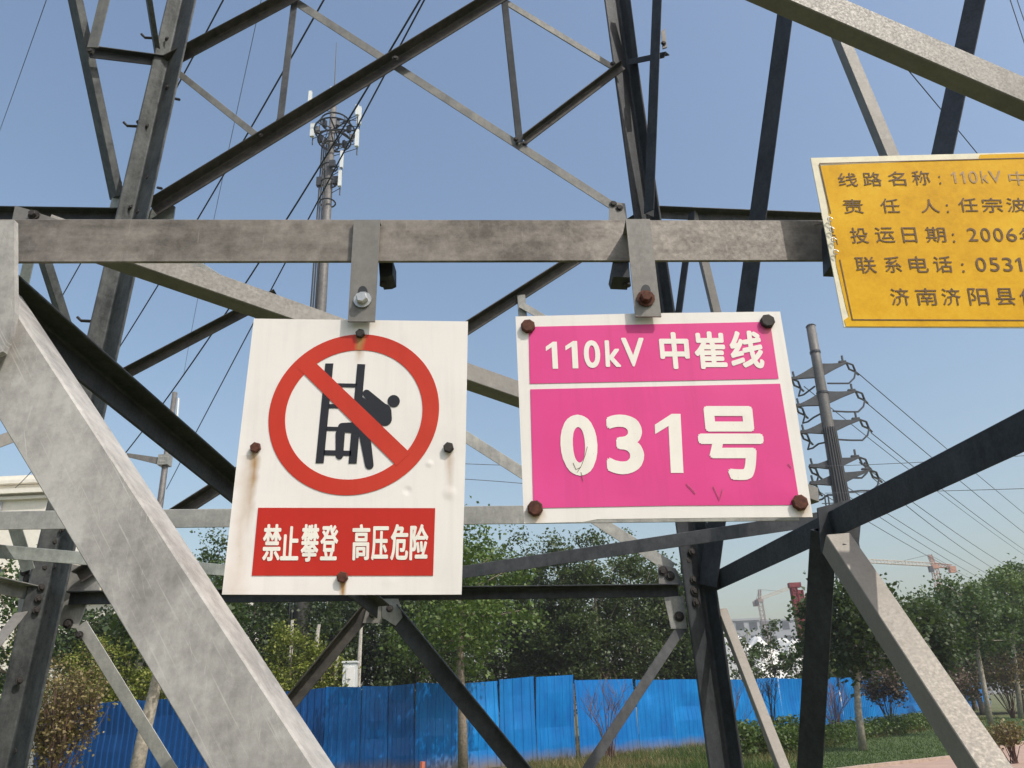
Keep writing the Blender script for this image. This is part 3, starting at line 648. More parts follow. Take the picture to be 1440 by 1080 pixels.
line_wire([(615, -20), (560, 70), (507, 160), (453, 260), (400, 370), (355, 463), (278, 607), (232, 690)], 10, 33, .017, 'right one of the two black cables in front of the antenna mast')
line_wire([(1225, 35), (1260, 80), (1322, 153), (1373, 213), (1430, 285)], 12, 20, .012, 'black cable slanting down behind the yellow sign')
line_wire([(1414, -20), (1427, 20), (1441, 62), (1455, 105)], 14, 18, .012, 'left one of two grey cables in the top right corner', 'wirefar')
line_wire([(1424, -20), (1433, 8), (1446, 45)], 14, 18, .012, 'right one of two grey cables in the top right corner', 'wirefar')
line_wire([(600, 650), (660, 652), (720, 655), (780, 656)], 60, 60, .03, 'upper of two faint level cables seen between the white and pink signs', 'wirefar')
line_wire([(600, 671), (660, 674), (735, 680), (780, 684)], 60, 60, .03, 'lower of two faint level cables seen between the white and pink signs', 'wirefar')
line_wire([(1150, 656), (1197, 654), (1296, 650), (1440, 641), (1500, 636)], 52, 45, .022, 'upper of two nearly level cables right of the steel pole', 'wirefar')
line_wire([(1160, 694), (1202, 692), (1320, 691), (1440, 687), (1500, 685)], 52, 45, .022, 'lower of two nearly level cables right of the steel pole', 'wirefar')

# ------------------------------------------------------------------ steel pole with crossarms (right)
YM = 56.0
def Pm(px, py, d=0.0): return at(px, py, YM + d)
pole = thing('utility_pole', 'tall grey steel pole with five rows of crossarms, right of the pink sign', 'utility pole', at_z(1224, 1010, 0) * 0 + Vector((Pm(1222, 945).x, YM, 0)))
base = Vector((Pm(1222, 945).x, YM, 0)); top = Pm(1140, 459)
def prad(s): return .36 + .50 * (1 - s) ** 1.5
for s_ in (.2, .4, .6, .8, .92):
    p = base + (top - base) * s_; part('flange', MB().tube([p - Vector((0, 0, .09)), p + Vector((0, 0, .09))], prad(s_) + .05, 14), M['armgrey'], pole)
part('cap', MB().tube([top, top + Vector((0, 0, .12))], [.40, .30], 14), M['armgrey'], pole)
part('shaft', MB().tube([base + (top - base) * s for s in np.linspace(0, 1, 9)], [prad(s) for s in np.linspace(0, 1, 9)], 14), M['polegrey'], pole, smooth=True)
def shaft_at(py):
    s0, s1 = 0.0, 1.0
    for _ in range(30):
        s = (s0 + s1) / 2; p = base + (top - base) * s
        c = p - CAM; v = -(up.dot(c)) / fwd.dot(c) * F + CY
        if v > py: s0 = s
        else: s1 = s
    return base + (top - base) * s
def crossarm(ypx, tip_r, tip_l, w0):
    c = shaft_at(ypx); cpx = 1152 + (ypx - 521) * .19
    for tip in (tip_r, tip_l):
        T = Pm(*tip); d = T - c; sgn = 1 if d.x > 0 else -1
        top_ = [c + d * u + Vector((0, -.11, .05 + w0 * (1 - u) ** 1.6)) for u in (0.05, .3, .5, .7, .85, 1)]
        bot_ = [c + d * u + Vector((0, -.11, -.07 - w0 * (1 - u) ** 1.2)) for u in (1, .6, 0.05)]
        mb = MB(); mb.prism(top_ + bot_, (0, .22, 0))
        mb.tube([T + Vector((-.25 * sgn, 0, .03)), T + Vector((-.22 * sgn, 0, .62))], .085, 5); mb.box(T + Vector((-.3 * sgn, 0, .1)), (.28, .12, .06))
        a = part('crossarm', mb, M['armgrey'], pole)
        px, py = tip; k = 1.0 if w0 > .4 else .7
        e = Pm(px + 13 * k, py + 13 * k, 1.6); s1 = Pm(px + 9 * k, py + 3 * k, .8); s2 = Pm(px + 4 * k, py + 9 * k, .8)
        mb = MB(); mb.tube([T, s1, e], .085, 5); mb.tube([T, s2, e], .085, 5); mb.tube([e, Pm(px + 17 * k, py + 17 * k, 2.2)], .09, 5)
        part('insulator_string', mb, M['insul'], a)
        if sgn > 0: q = [(px + 13 * k, py + 13 * k), (px + 11 * k, py + 22 * k), (px + 4 * k, py + 29 * k), (px - 12 * k, py + 29 * k), (cpx + 12, ypx + 18 * k)]
        else: q = [(px + 13 * k, py + 13 * k), (px + 10 * k, py + 24 * k), (px + 17 * k, py + 22 * k), (px + 25 * k, py + 16 * k), (cpx - 6, ypx + 22 * k)]
        part('jumper', MB().tube([Pm(x, y_, 1.4 - .35 * i) for i, (x, y_) in enumerate(q)], .075, 5), M['insul'], a)
for ypx, tr_, tl_, w0 in ((521, (1190, 510), (1113, 533), .54), (560, (1203, 550), (1119, 571), .54), (600, (1209, 590), (1126, 608), .54), (652, (1208, 643), (1138, 656), .42), (674, (1223, 661), (1139, 680), .46)):
    crossarm(ypx, tr_, tl_, w0)
mb = MB()
for k in range(7):
    a0 = -2.6 + k * .33; pts = []
    for s in np.linspace(0.0, .70, 8):
        p = base + (top - base) * s; r_ = prad(s) + .07
        pts.append(p + Vector((math.cos(a0) * r_, math.sin(a0) * r_, 0)))
    mb.tube(pts, .07, 5)
part('riser_cable', mb, M['wire'], pole)
mb = MB(); mb.tube([base + Vector((-1.35, -.3, 0)), base + (top - base) * .52 + Vector((-1.0, -.3, 0))], .06, 5); mb.tube([base + Vector((-1.6, -.3, 0)), base + (top - base) * .52 + Vector((-1.25, -.3, 0))], .06, 5)
for s in np.linspace(.03, .5, 14): 
    p = base + (top - base) * s; mb.tube([p + Vector((-1.55, -.3, 0)), p + Vector((-.6, -.3, 0))], .035, 4)
part('ladder', mb, M['armgrey'], pole)
mb = MB(); mb.tube([Pm(1143, 466), Pm(1149, 470)], .06, 4); part('lug', mb, M['armgrey'], pole)
far = [((1205, 523), (1327, 628), (1440, 722), (1540, 798), 'topmost line leaving the steel pole to the right'),
       ((1215, 561), (1330, 663), (1440, 748), (1540, 815), 'second line from the top leaving the steel pole to the right'),
       ((1222, 604), (1330, 695), (1420, 758), (1540, 826), 'third line from the top leaving the steel pole to the right'),
       ((1212, 650), (1300, 722), (1403, 787), (1540, 852), 'line leaving the upper small crossarm of the steel pole'),
       ((1225, 666), (1304, 740), (1383, 789), (1540, 868), 'line leaving the lowest crossarm tip of the steel pole'),
       ((1185, 678), (1270, 740), (1360, 790), (1540, 878), 'line leaving the inner part of the lowest crossarm'),
       ((1140, 660), (1253, 740), (1346, 794), (1540, 888), 'upper line passing behind the foot of the steel pole'),
       ((1140, 684), (1240, 745), (1329, 795), (1540, 893), 'lowest line passing behind the foot of the steel pole'),
       ((1128, 540), (1250, 640), (1360, 722), (1540, 845), 'line from the left tip of the top crossarm')]
for a, b_, c, d, lab in far:
    wire([(*a, 58), (*b_, 80), (*c, 120), (*d, 260)], .045, 'thin ' + lab, 'wirefar', 4, 'lines strung from the steel pole')

# ------------------------------------------------------------------ antenna mast
YC = 38.0
def Pc(px, py, d=0.0): return at(px, py, YC + d)
ctop = Pc(469, 150); cbase = Vector((ctop.x, YC, 0))
mast = thing('antenna_mast', 'tall slim mobile phone mast with a ring of white panel antennas', 'antenna mast', cbase)
part('shaft', MB().tube([cbase, Vector((ctop.x, YC, 12)), Vector((ctop.x, YC, 24)), ctop], [.42, .36, .29, .2], 12), M['polegrey'], mast, smooth=True)
part('lightning_rod', MB().tube([ctop, Pc(473, 60)], [.05, .02], 5), M['polegrey'], mast)
rc = Pc(471, 185); mb = MB()
for zz, rr in ((0, 1.25), (-.75, 1.0), (.7, .9)):
    mb.tube([rc + Vector((rr * math.cos(q), rr * math.sin(q), zz)) for q in np.linspace(0, 2 * math.pi, 25)], .055, 5)
for k in range(8):
    q = k * math.pi / 4; mb.tube([rc + Vector((0, 0, .2)), rc + Vector((1.25 * math.cos(q), 1.25 * math.sin(q), 0))], .05, 5)
    mb.tube([rc + Vector((1.25 * math.cos(q), 1.25 * math.sin(q), 0)), rc + Vector((.9 * math.cos(q), .9 * math.sin(q), .7))], .03, 4)
    mb.tube([rc + Vector((0, 0, -1.1)), rc + Vector((1.0 * math.cos(q), 1.0 * math.sin(q), -.75))], .035, 4)
    q2 = q + .4; mb.box(rc + Vector((1.05 * math.cos(q2), 1.05 * math.sin(q2), -.2)), (.13, .09, .24), q2)
part('headframe', mb, M['armgrey'], mast)
def antenna(px0, py0, px1, py1, d, w):
    a, b2 = Pc(px0, py0, d), Pc(px1, py1, d); mb = MB()
    mid = (a + b2) / 2; mb.box(mid, (w, .09, abs(a.z - b2.z) / 2))
    an = part('panel_antenna', mb, M['antenna'], mast)
    mb = MB(); mb.tube([Vector((mid.x, mid.y + .18, a.z + .15)), Vector((mid.x, mid.y + .18, b2.z - .5))], .04, 5); q = Vector((ctop.x, YC, mid.z - .4))
    mb.tube([Vector((mid.x, mid.y + .18, mid.z - .2)), q], .03, 4); mb.tube([Vector((mid.x, mid.y + .18, b2.z)), Vector((ctop.x, YC, b2.z - .2))], .03, 4)
    part('bracket', mb, M['armgrey'], an)
antenna(435, 129, 437, 149, -.4, .10); antenna(439, 174, 440, 192, .5, .13); antenna(466, 123, 467, 142, .9, .1)
antenna(502, 148, 503, 162, -.9, .10); antenna(505, 151, 505, 175, .2, .13); antenna(502, 183, 502, 206, -.6, .11); antenna(481, 213, 480, 236, -.6, .09); antenna(457, 222, 457, 262, .5, .10); antenna(478, 240, 478, 262, -.5, .09)
mb = MB()
for py in (205, 235, 257, 285):
    c = Pc(469, py); c = Vector((ctop.x, YC, c.z))
    mb.tube([c + Vector((.46 * math.cos(q), .46 * math.sin(q), 0)) for q in np.linspace(0, 2 * math.pi, 15)], .05, 5)
mb.box(Vector((ctop.x - .55, YC - .1, Pc(460, 257).z)), (.16, .14, .3)); mb.box(Vector((ctop.x + .5, YC - .2, Pc(475, 257).z)), (.2, .14, .25)); mb.box(Vector((ctop.x + .25, YC - .4, Pc(475, 236).z)), (.18, .1, .22))
part('equipment_bracket', mb, M['armgrey'], mast)
mb = MB()
for k in range(3):
    xx = ctop.x - .62 + k * .13; mb.tube([Vector((xx, YC - .12, 1)), Vector((xx + .1, YC - .12, rc.z - .6))], .05, 4)
part('feeder_cable', mb, M['wire'], mast)

# ------------------------------------------------------------------ slim pole with a side arm (left)
YU = 33.0
ut = at(246, 552, YU); ub = Vector((at(228, 700, YU).x, YU, 0))
up_ = thing('lamp_pole', 'slim pale steel pole with a sideways arm, left of the white sign', 'pole', ub)
part('shaft', MB().tube([ub, (ub + ut) / 2, ut], [.18, .15, .115], 10), M['polegrey'], up_, smooth=True)
part('shaft', MB().tube([at(251, 560, YU + .15), at(247, 612, YU + .15)], [.05, .05], 6), M['antenna'], up_)
a0, a1 = at(232, 650, YU), at(179, 640, YU - .4)
mb = MB(); mb.prism([a0 + Vector((0, -.06, .17)), a1 + Vector((0, -.06, .08)), a1 + Vector((0, -.06, -.08)), a0 + Vector((0, -.06, -.17))], (0, .12, 0))
part('side_arm', mb, M['polegrey'], up_)
mb = MB(); c = at(232, 648, YU); mb.box(c, (.23, .23, .24))
for dx in (-.1, 0, .1):
    for dz in (-.1, .1): mb.bolt(c + Vector((dx, -.23, dz)), (0, -1, 0), .035, .02)
part('clamp_collar', mb, M['mid'], up_)

# ------------------------------------------------------------------ blue hoarding
def fence_mat(name, col, dark, rough=.42):
    m, t, b, N, L = new_mat(name)
    n1 = noise(t, 1.0, 5, scaled(t, (5, 5, .35)), .7); n2 = noise(t, .9, 5, rough=.7)
    f = math_n(t, 'ADD', math_n(t, 'MULTIPLY', n1, .5), math_n(t, 'MULTIPLY', n2, .5))
    c = ramp(t, f, [(.36, dark), (.55, col), (.72, tuple(min(1, x * 1.5 + .02) for x in col))])
    oi = N('ShaderNodeObjectInfo'); c = mix(t, math_n(t, 'MULTIPLY', oi.outputs['Random'], .55), c, dark)   # each sheet has faded differently
    sp = noise(t, 9, 5, rough=.8); c = mix(t, ramp(t, sp, [(.70, (0, 0, 0)), (.78, (.5, .5, .5))]), c, (.30, .42, .55))
    tcz = N('ShaderNodeTexCoord'); sz = N('ShaderNodeSeparateXYZ'); L(tcz.outputs['Object'], sz.inputs[0])
    mud = math_n(t, 'SUBTRACT', math_n(t, 'ADD', .22, math_n(t, 'MULTIPLY', n2, .5)), sz.outputs[2], True)
    c = mix(t, math_n(t, 'MULTIPLY', mud, 2.2, True), c, (.17, .13, .09))
    L(c, b.inputs['Base Color']); b.inputs['Roughness'].default_value = rough; b.inputs['Specular IOR Level'].default_value = .3; return m
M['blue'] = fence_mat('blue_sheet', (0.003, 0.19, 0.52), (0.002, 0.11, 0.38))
M['blue2'] = fence_mat('blue_sheet_mid', (0.003, 0.13, 0.40), (0.002, 0.075, 0.26))  # darker blue for the sheets next to the leftmost run
M['blue_shaded'] = fence_mat('blue_sheet_shaded', (0.003, 0.062, 0.22), (0.002, 0.042, 0.155))  # shade over the left sheets is put into this darker blue
fence = thing('hoarding_fence', 'blue sheet metal site hoarding running behind the tower below the trees', 'fence', (0, 27, 0))
FP = [(60, 27, 2.42, 'blue_shaded'), (120, 26.6, 2.42, 'blue_shaded'), (195, 26.2, 2.40, 'blue_shaded'), (270, 25.9, 2.42, 'blue_shaded'), (345, 25.7, 2.46, 'blue_shaded'), (400, 25.6, 2.46, 'blue_shaded'), (457, 25.5, 2.52, 'blue2'), (508, 25.4, 2.50, 'blue2'), (546, 25.5, 2.48, 'blue2'), (583, 25.7, 2.50, 'blue'), (640, 26.2, 2.46, 'blue'), (702, 26.9, 2.55, 'blue'), (752, 27.4, 2.62, 'blue'), (806, 28.2, 2.66, 'blue'), (812, 28.6, 2.48, 'blue'), (895, 30.8, 2.50, 'blue'), (945, 32, 2.48, 'blue'), (992, 33.6, 2.46, 'blue'), (1050, 36, 2.44, 'blue'), (1100, 38.4, 2.48, 'blue'), (1142, 40.5, 2.46, 'blue'), (1185, 43.5, 2.48, 'blue'), (1232, 47, 2.50, 'blue'), (1270, 52, 2.5, 'blue'), (1312, 59, 2.42, 'blue'), (1352, 69, 2.35, 'blue'), (1396, 84, 2.3, 'blue')]
rng = random.Random(3)
for i in range(len(FP) - 1):
    if abs(FP[i][0] - 806) < 1: continue
    a = at(FP[i][0], 1000, FP[i][1]); b_ = at(FP[i + 1][0], 1000, FP[i + 1][1])
    za, zb = FP[i][2] + rng.uniform(-.04, .03), FP[i + 1][2] + rng.uniform(-.04, .03)
    a = Vector((a.x, a.y, 0)); b_ = Vector((b_.x, b_.y, 0)); d = b_ - a; ln_ = d.length; dn = d / ln_; nn = Vector((dn.y, -dn.x, 0))
    lean = rng.uniform(-.06, .16) if FP[i][3] == 'blue' else rng.uniform(-.02, .03)
    amp = .032 if FP[i][3] == 'blue_shaded' else .018
    pitch = .20 if FP[i][3] == 'blue_shaded' else .26
    nr = max(3, int(ln_ / pitch)); prof = [0.01]; hs = [0]
    for k in range(nr):
        for s, h in ((.02, 0), (.45, 0), (.55, 1), (.9, 1), (.98, 0)): prof.append((k + s) / nr); hs.append(h)
    prof.append(.99); hs.append(0)
    mb = MB(); rows = 5; o = 0; k_ = len(prof)
    bend = [rng.uniform(-.04, .04) for _ in range(rows + 1)]
    for j in range(rows + 1):
        v = j / rows
        for s, h in zip(prof, hs):
            z = v * (za * (1 - s) + zb * s) + .02
            p = a + d * s + nn * (h * amp + bend[j] * math.sin(s * 3.1) + lean * v * v) + Vector((0, 0, z)); mb.v.append(tuple(p))
    for j in range(rows):
        for s in range(k_ - 1): mb.f.append((j * k_ + s, j * k_ + s + 1, (j + 1) * k_ + s + 1, (j + 1) * k_ + s))
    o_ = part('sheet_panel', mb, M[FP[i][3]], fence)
    sm = o_.modifiers.new('thickness', 'SOLIDIFY'); sm.thickness = .012
    part('post', MB().box((a.x + dn.x * .0 - nn.x * .10, a.y - nn.y * .10, 1.2), (.03, .03, 1.2)), M['polegrey'], fence)

# ------------------------------------------------------------------ foliage
def leaf_mesh(name, C, size, mat, parent, seed, elong=2.0, updir=.35, loc=None):
    r = np.random.default_rng(seed); n = len(C)
    a = r.normal(size=(n, 3)); a /= np.linalg.norm(a, axis=1)[:, None]
    nrm = r.normal(size=(n, 3)); nrm[:, 2] = np.abs(nrm[:, 2]) + updir; nrm /= np.linalg.norm(nrm, axis=1)[:, None]
    a -= nrm * (a * nrm).sum(1)[:, None]; a /= np.linalg.norm(a, axis=1)[:, None]
    b = np.cross(nrm, a); s = size * r.uniform(.6, 1.35, n)[:, None]
    fold = nrm * s * .18
    v = np.empty((n, 4, 3)); v[:, 0] = C - a * s * .5 * elong / 2; v[:, 1] = C + b * s * .45 / 1.2 + fold; v[:, 2] = C + a * s * .5 * elong / 2; v[:, 3] = C - b * s * .45 / 1.2 + fold
    org = ORG[parent.name] if parent is not None else V(loc or (0, 0, 0))
    v = (v - np.array(org)).reshape(-1, 3).astype(np.float32)
    me = bpy.data.meshes.new(name); me.vertices.add(n * 4); me.vertices.foreach_set('co', v.ravel())
    me.loops.add(n * 4); me.loops.foreach_set('vertex_index', np.arange(n * 4, dtype=np.int32))
    me.polygons.add(n); me.polygons.foreach_set('loop_start', np.arange(0, n * 4, 4, dtype=np.int32))
    try: me.polygons.foreach_set('loop_total', np.full(n, 4, dtype=np.int32))
    except Exception: pass
    me.update(calc_edges=True); me.materials.append(mat)
    o = bpy.data.objects.new(name, me); link(o, parent)
    if parent is None: o.location = org
    ORG[o.name] = org; return o
def clumps(seed, centre, rad, n_cl, n_leaf, cr, shape='round', hollow=.35):
    """leaf positions: many clumps scattered through an uneven crown"""
    r = np.random.default_rng(seed); cs = []
    while len(cs) < n_cl:
        p = r.uniform(-1, 1, 3); q = np.linalg.norm(p)
        if q > 1 or q < hollow * r.uniform(.4, 1): continue
        if shape == 'spire' and math.hypot(p[0], p[1]) > (1.05 - .55 * max(p[2], 0) - .15 * abs(p[2])): continue
        if shape == 'cone' and math.hypot(p[0], p[1]) > .95 * (1 - (p[2] + 1) / 2) + .12: continue
        cs.append(p * np.array(rad) * r.uniform(.86, 1.12))
    cs = np.array(cs); w = r.uniform(.5, 1.5, n_cl); idx = r.choice(n_cl, n_leaf, p=w / w.sum())
    off = r.normal(size=(n_leaf, 3)) * (cr * r.uniform(.55, 1.3, n_cl)[idx])[:, None] * np.array([1, 1, .75])
    return cs[idx] + off + np.array(centre), cs + np.array(centre)
def tree(name, base, h, rad, crown_lo, kind, label, seed, trunk_r=.12, bark='bark', n_leaf=6000, leaf=.16, n_cl=60, cr=.35, shape='round', lean=(0, 0), group='trees', cat='tree', fork=True, limewash=0):
    base = V(base); t_ = thing(name, label, cat, base, group); r = random.Random(seed)
    top = base + Vector((lean[0], lean[1], h)); cz = crown_lo
    mid = base + Vector((lean[0] * .35 + r.uniform(-.08, .08), lean[1] * .35, cz)); ht = h * .93
    pts = [base, base * .5 + mid * .5 + Vector((r.uniform(-.06, .06), 0, 0)), mid, base + Vector((lean[0] * .8, lean[1] * .8, ht * .7 + cz * .3)), base + Vector((lean[0], lean[1], ht))]
    mb = MB(); mb.tube(pts, [trunk_r * 1.15, trunk_r, trunk_r * .8, trunk_r * .45, trunk_r * .12], 8)
    cen = (base.x + lean[0] * .7, base.y + lean[1] * .7, base.z + (crown_lo + h) / 2); hr = (h - crown_lo) / 2
    L_, cs = clumps(seed, cen, (rad, rad, hr), n_cl, n_leaf, cr, shape)
    for c in cs[::max(1, len(cs) // 16)]:
        c = V(c); s = min(max((c.z - base.z - crown_lo * .8) / max(h - crown_lo, .1) * .7, 0), .8)
        p0 = mid * (1 - s) + top * s * .95 + mid * s * .05
        mb.tube([p0, p0 * .5 + c * .5 + Vector((0, 0, -.1)), c], [trunk_r * .38 * (1 - s * .6), trunk_r * .22, .012], 5)
    part('trunk', mb, M[bark], t_, smooth=True)
    leaf_mesh('crown', L_, leaf, M[kind], t_, seed + 7)
    return t_
def gx(px, y, py=1000): return at(px, py, y).x
def hz(px, py, y): return at(px, py, y).z

# poplars behind the hoarding
POP = [(115, 845, 36, 1.7, 'deep'), (205, 812, 35, 1.6, 'deep'), (285, 745, 39, 1.9, 'green_leaf'), (345, 800, 37, 1.8, 'deep'), (408, 790, 40, 1.8, 'poplar'), (462, 782, 38, 1.9, 'deep'), (525, 770, 40, 1.9, 'deep'), (588, 775, 37, 1.9, 'poplar'),
       (640, 770, 41, 2.0, 'poplar'), (700, 738, 43, 2.1, 'poplar'), (752, 745, 42, 1.7, 'poplar'), (800, 742, 41, 1.9, 'poplar'), (850, 738, 41, 1.9, 'poplar'), (905, 752, 42, 1.9, 'poplar'), (945, 775, 43, 1.6, 'poplar'), (978, 790, 43, 1.5, 'green_leaf')]
where = ['near the left leg above the dark blue sheets', 'just right of the left leg above the dark blue sheets', 'whose bright top shows left of the white sign under the level bar', 'behind the lower left corner of the white sign', 'just left below the white sign, behind yellow-green bushes', 'under the left half of the white sign', 'under the middle of the white sign', 'under the right corner of the white sign', 'right beside the white sign\'s lower right corner', 'whose top stands left below the pink sign', 'below the pink sign\'s lower left bolt, left of the dense row', 'below the pink sign, first of the dense dark row', 'in the middle of the dense dark row below the pink sign', 'right of the middle of the dense dark row', 'last of the dense dark row left of the right leg', 'whose bright top touches the right tower leg']
for i, (px, py, y, rad, kind) in enumerate(POP):
    b_ = Vector((gx(px, y), y, 0)); h = hz(px, py, y)
    tree('poplar_tree', b_, h - .3, rad, 3.6 if i < 2 else 1.0, kind, 'tall leafy poplar ' + where[i], 100 + i, .14, 'bark', 13000, .165, 130, .34, 'spire', group='trees behind the hoarding')
# slim birch-like stems among them
# lighter willow in front of the hoarding
b_ = at_z(651, 1092, 0); 
tree('willow_tree', b_, hz(655, 752, b_.y), 2.1, 2.9, 'willow', 'light green feathery tree on a thin straight trunk before the blue hoarding', 210, .13, 'bark', 8000, .13, 70, .38, group='trees before the hoarding')
# bare-trunk tree lower left
b_ = Vector((gx(188, 17, 1080), 17, 0))
tree('tree', b_, hz(230, 800, 17), 1.3, 3.0, 'deep', 'dark tree with a bare pale forked trunk behind the broad left beam', 220, .14, 'barkpale', 3500, .14, 40, .28, lean=(.75, 0), group='trees before the hoarding')
tree('tree', (gx(8, 25), 25, 0), hz(8, 790, 25), 1.3, 1.5, 'green_leaf', 'green leafy tree at the left edge below the level bars', 221, .1, 'bark', 4000, .15, 40, .3, group='trees before the hoarding')
# trees on the right lawn
RT_ = [((1214, 1056), (1190, 795), 1.75, 2.35, 'deep', 'dark crooked tree on the lawn right of the black upright brace', .115, 'barkpale', (-1.0, 0)),
       ((1320, 1034), (1300, 835), 1.5, 2.6, 'deep', 'small tree with a short pale trunk half hidden by the slanting pale brace', .12, 'limewash', (-.5, 0)),
       ((1394, 1021), (1360, 800), 1.8, 3.2, 'green_leaf', 'leafy tree with a slim leaning trunk, second from the right edge', .12, 'barkpale', (-1.4, 0)),
       ((1436, 1010), (1420, 790), 2.3, 4.2, 'willow', 'tall pale green tree at the right edge', .13, 'barkpale', (-1.8, 0))]
for k, (bp, tp, rad, lo, kind, lab, tr_, bk, ln_) in enumerate(RT_):
    g_ = at_z(*bp, 0)
    tree('tree', g_, hz(tp[0], tp[1], g_.y) - .5, rad, lo, kind, lab, 240 + k, tr_, bk, 6500, .17, 65, .36, lean=(at(tp[0], tp[1], g_.y).x - g_.x, 0), group='trees on the lawn')
# big leafy trees behind the hoarding on the right
BR_ = [(1262, 838, 62, 3.4, 'green_leaf', 'round green tree right of the foot of the steel pole'), (1300, 822, 66, 3.2, 'green_leaf', 'green tree under the orange crane'), (1345, 835, 70, 3.4, 'deep', 'dark tree right below the orange crane'),
       (1345, 798, 58, 2.6, 'green_leaf', 'green tree with a loose top right of the crane mast'), (1400, 790, 60, 3.0, 'willow', 'light green tree with a high airy crown near the right edge'), (1445, 772, 56, 3.4, 'green_leaf', 'high green tree cut off by the right edge'),
       (1175, 828, 66, 2.4, 'poplar', 'dark tree between the black upright and the pale brace'), (1225, 870, 70, 2.6, 'green_leaf', 'low green tree at the foot of the steel pole')]
for k, (px, py, y, rad, kind, lab) in enumerate(BR_):
    tree('broadleaf_tree', (gx(px, y, py + 60), y, 0), hz(px, py, y) - .9, rad, 1.2, kind, lab, 300 + k, .2, 'bark', 7000, .26, 70, .55, group='trees beyond the right end of the hoarding')
YT_ = [(1018, 905, 48, .5, 'green_leaf', 'thin young tree right beside the tower leg before white sheeting'), (1062, 878, 48, 1.1, 'green_leaf', 'young green tree standing before the middle of the white mound'), (1098, 868, 50, 1.3, 'deep', 'dark young tree before the right half of the white mound'), (1130, 905, 48, .9, 'green_leaf', 'low young tree left of the black upright brace'), (1168, 900, 49, 1.0, 'willow', 'pale young bush right of the black upright brace')]
for k, (px, py, y, rad, kind, lab) in enumerate(YT_):
    tree('young_tree', (gx(px, y), y, 0), hz(px, py, y), rad * .85, 1.8, kind, lab, 330 + k, .06, 'bark', int(900 * rad), .20, 24, .22, group='young trees before the white mound')
# yellow-green fluffy bushes on the left
YG = [(12, 885, 30, 1.6, 'bright yellow-green bush at the left edge behind the tower leg'), (118, 900, 30, 1.2, 'yellow-green bush right beside the left leg above the dark blue fence'), (172, 885, 29, 1.4, 'yellow-green bush with a thin dark stem left of the bare trunk'), (240, 900, 29.5, 1.3, 'yellow-green bush right of the bare trunk, partly behind the broad beam'), (405, 878, 29, 1.2, 'tall yellow-green bush right of the broad beam below the white sign'), (450, 912, 29.5, 1.2, 'smaller yellow-green bush beside the dark slanting brace')]
for k, (px, py, y, rad, lab) in enumerate(YG):
    tree('bush', (gx(px, y), y, 0), hz(px, py, y), rad, .6, 'lime', lab, 360 + k, .05, 'bark', 9000, .10, 70, .20, group='yellow-green bushes', cat='bush')

def twig_shrub(name, base, h, w, label, seed, mat, n=26, leafkind=None, n_leaf=0, leaf=.07, r0=.02, group='dry shrubs'):
    base = V(base); t_ = thing(name, label, 'shrub', base, group); r = random.Random(seed); mb = MB(); tips = []
    for k in range(n):
        a = r.uniform(0, 6.28); o = r.uniform(.25, 1) * w; hh = h * r.uniform(.6, 1)
        p = base + Vector((r.uniform(-.1, .1), r.uniform(-.1, .1), 0)); e = base + Vector((math.cos(a) * o, math.sin(a) * o, hh)); m_ = p * .45 + e * .55 + Vector((-math.cos(a) * o * .2, -math.sin(a) * o * .2, .08))
        mb.tube([p, m_, e], [r0, r0 * .6, r0 * .25], 4)
        for j in range(5):
            s = r.uniform(.35, .95); q = m_ * (1 - s) + e * s; e2 = q + Vector((r.uniform(-1, 1) * w * .35, r.uniform(-1, 1) * w * .35, r.uniform(.1, .35) * h)); mb.tube([q, e2], [r0 * .4, r0 * .2], 3); tips += [q, e2, (q + e2) / 2]
    part('stem', mb, M[mat], t_)
    if n_leaf:
        rr = np.random.default_rng(seed); T = np.array([tuple(p) for p in tips]); C_ = T[rr.integers(0, len(T), n_leaf)] + rr.normal(size=(n_leaf, 3)) * w * .10
        leaf_mesh('foliage', C_, leaf, M[leafkind], t_, seed)
twig_shrub('dry_shrub', (gx(70, 13, 1080), 13, 0), hz(70, 955, 13) - .1, .62, 'dense brown dry shrub at lower left beside the tower leg', 400, 'twig', 60, 'dry', 5200, .055, .012)
twig_shrub('dry_shrub', at_z(858, 1072, 0), 2.3, 1.0, 'bare reddish shrub before the bright blue sheets right of the dark slanting brace', 401, 'twig', 16)
twig_shrub('dry_shrub', at_z(1092, 1056, 0), 2.6, 1.0, 'tall bare dark shrub before the blue sheets, left of the black upright brace', 402, 'twigdark', 18)
twig_shrub('dry_shrub', at_z(1035, 1060, 0), 2.0, .9, 'bare purplish shrub right beside the tower leg', 403, 'twig', 16)
twig_shrub('dry_shrub', at_z(1180, 1042, 0), 2.1, 1.2, 'bare purplish shrub between the black upright and the crooked tree', 404, 'twig', 22)
twig_shrub('dry_shrub', at_z(1255, 1026, 0), hz(1250, 945, at_z(1255, 1026, 0).y), 1.35, 'round rust-brown leafy shrub between the crooked tree and the pale brace', 405, 'twigdark', 30, 'drydark', 2800, .14)
twig_shrub('dry_shrub', at_z(1350, 1015, 0), 2.6, 1.9, 'wide dry purplish shrub right of the pale brace', 406, 'twig', 34, 'drydark', 1500, .14)
twig_shrub('dry_shrub', at_z(1425, 1010, 0), 3.2, 2.2, 'large dry brown shrub at the right edge', 407, 'twig', 36, 'dry', 1300, .16)

twig_shrub('dry_shrub', at_z(1428, 1074, 0), .75, .55, 'low dry brown weed on the pink path at the bottom right corner', 408, 'twig', 26, 'dry', 900, .07, .012)
twig_shrub('dry_shrub', at_z(1400, 1056, 0), .5, .5, 'small brown weed at the lawn edge by the pink path', 409, 'twig', 20, 'dry', 500, .07, .012)

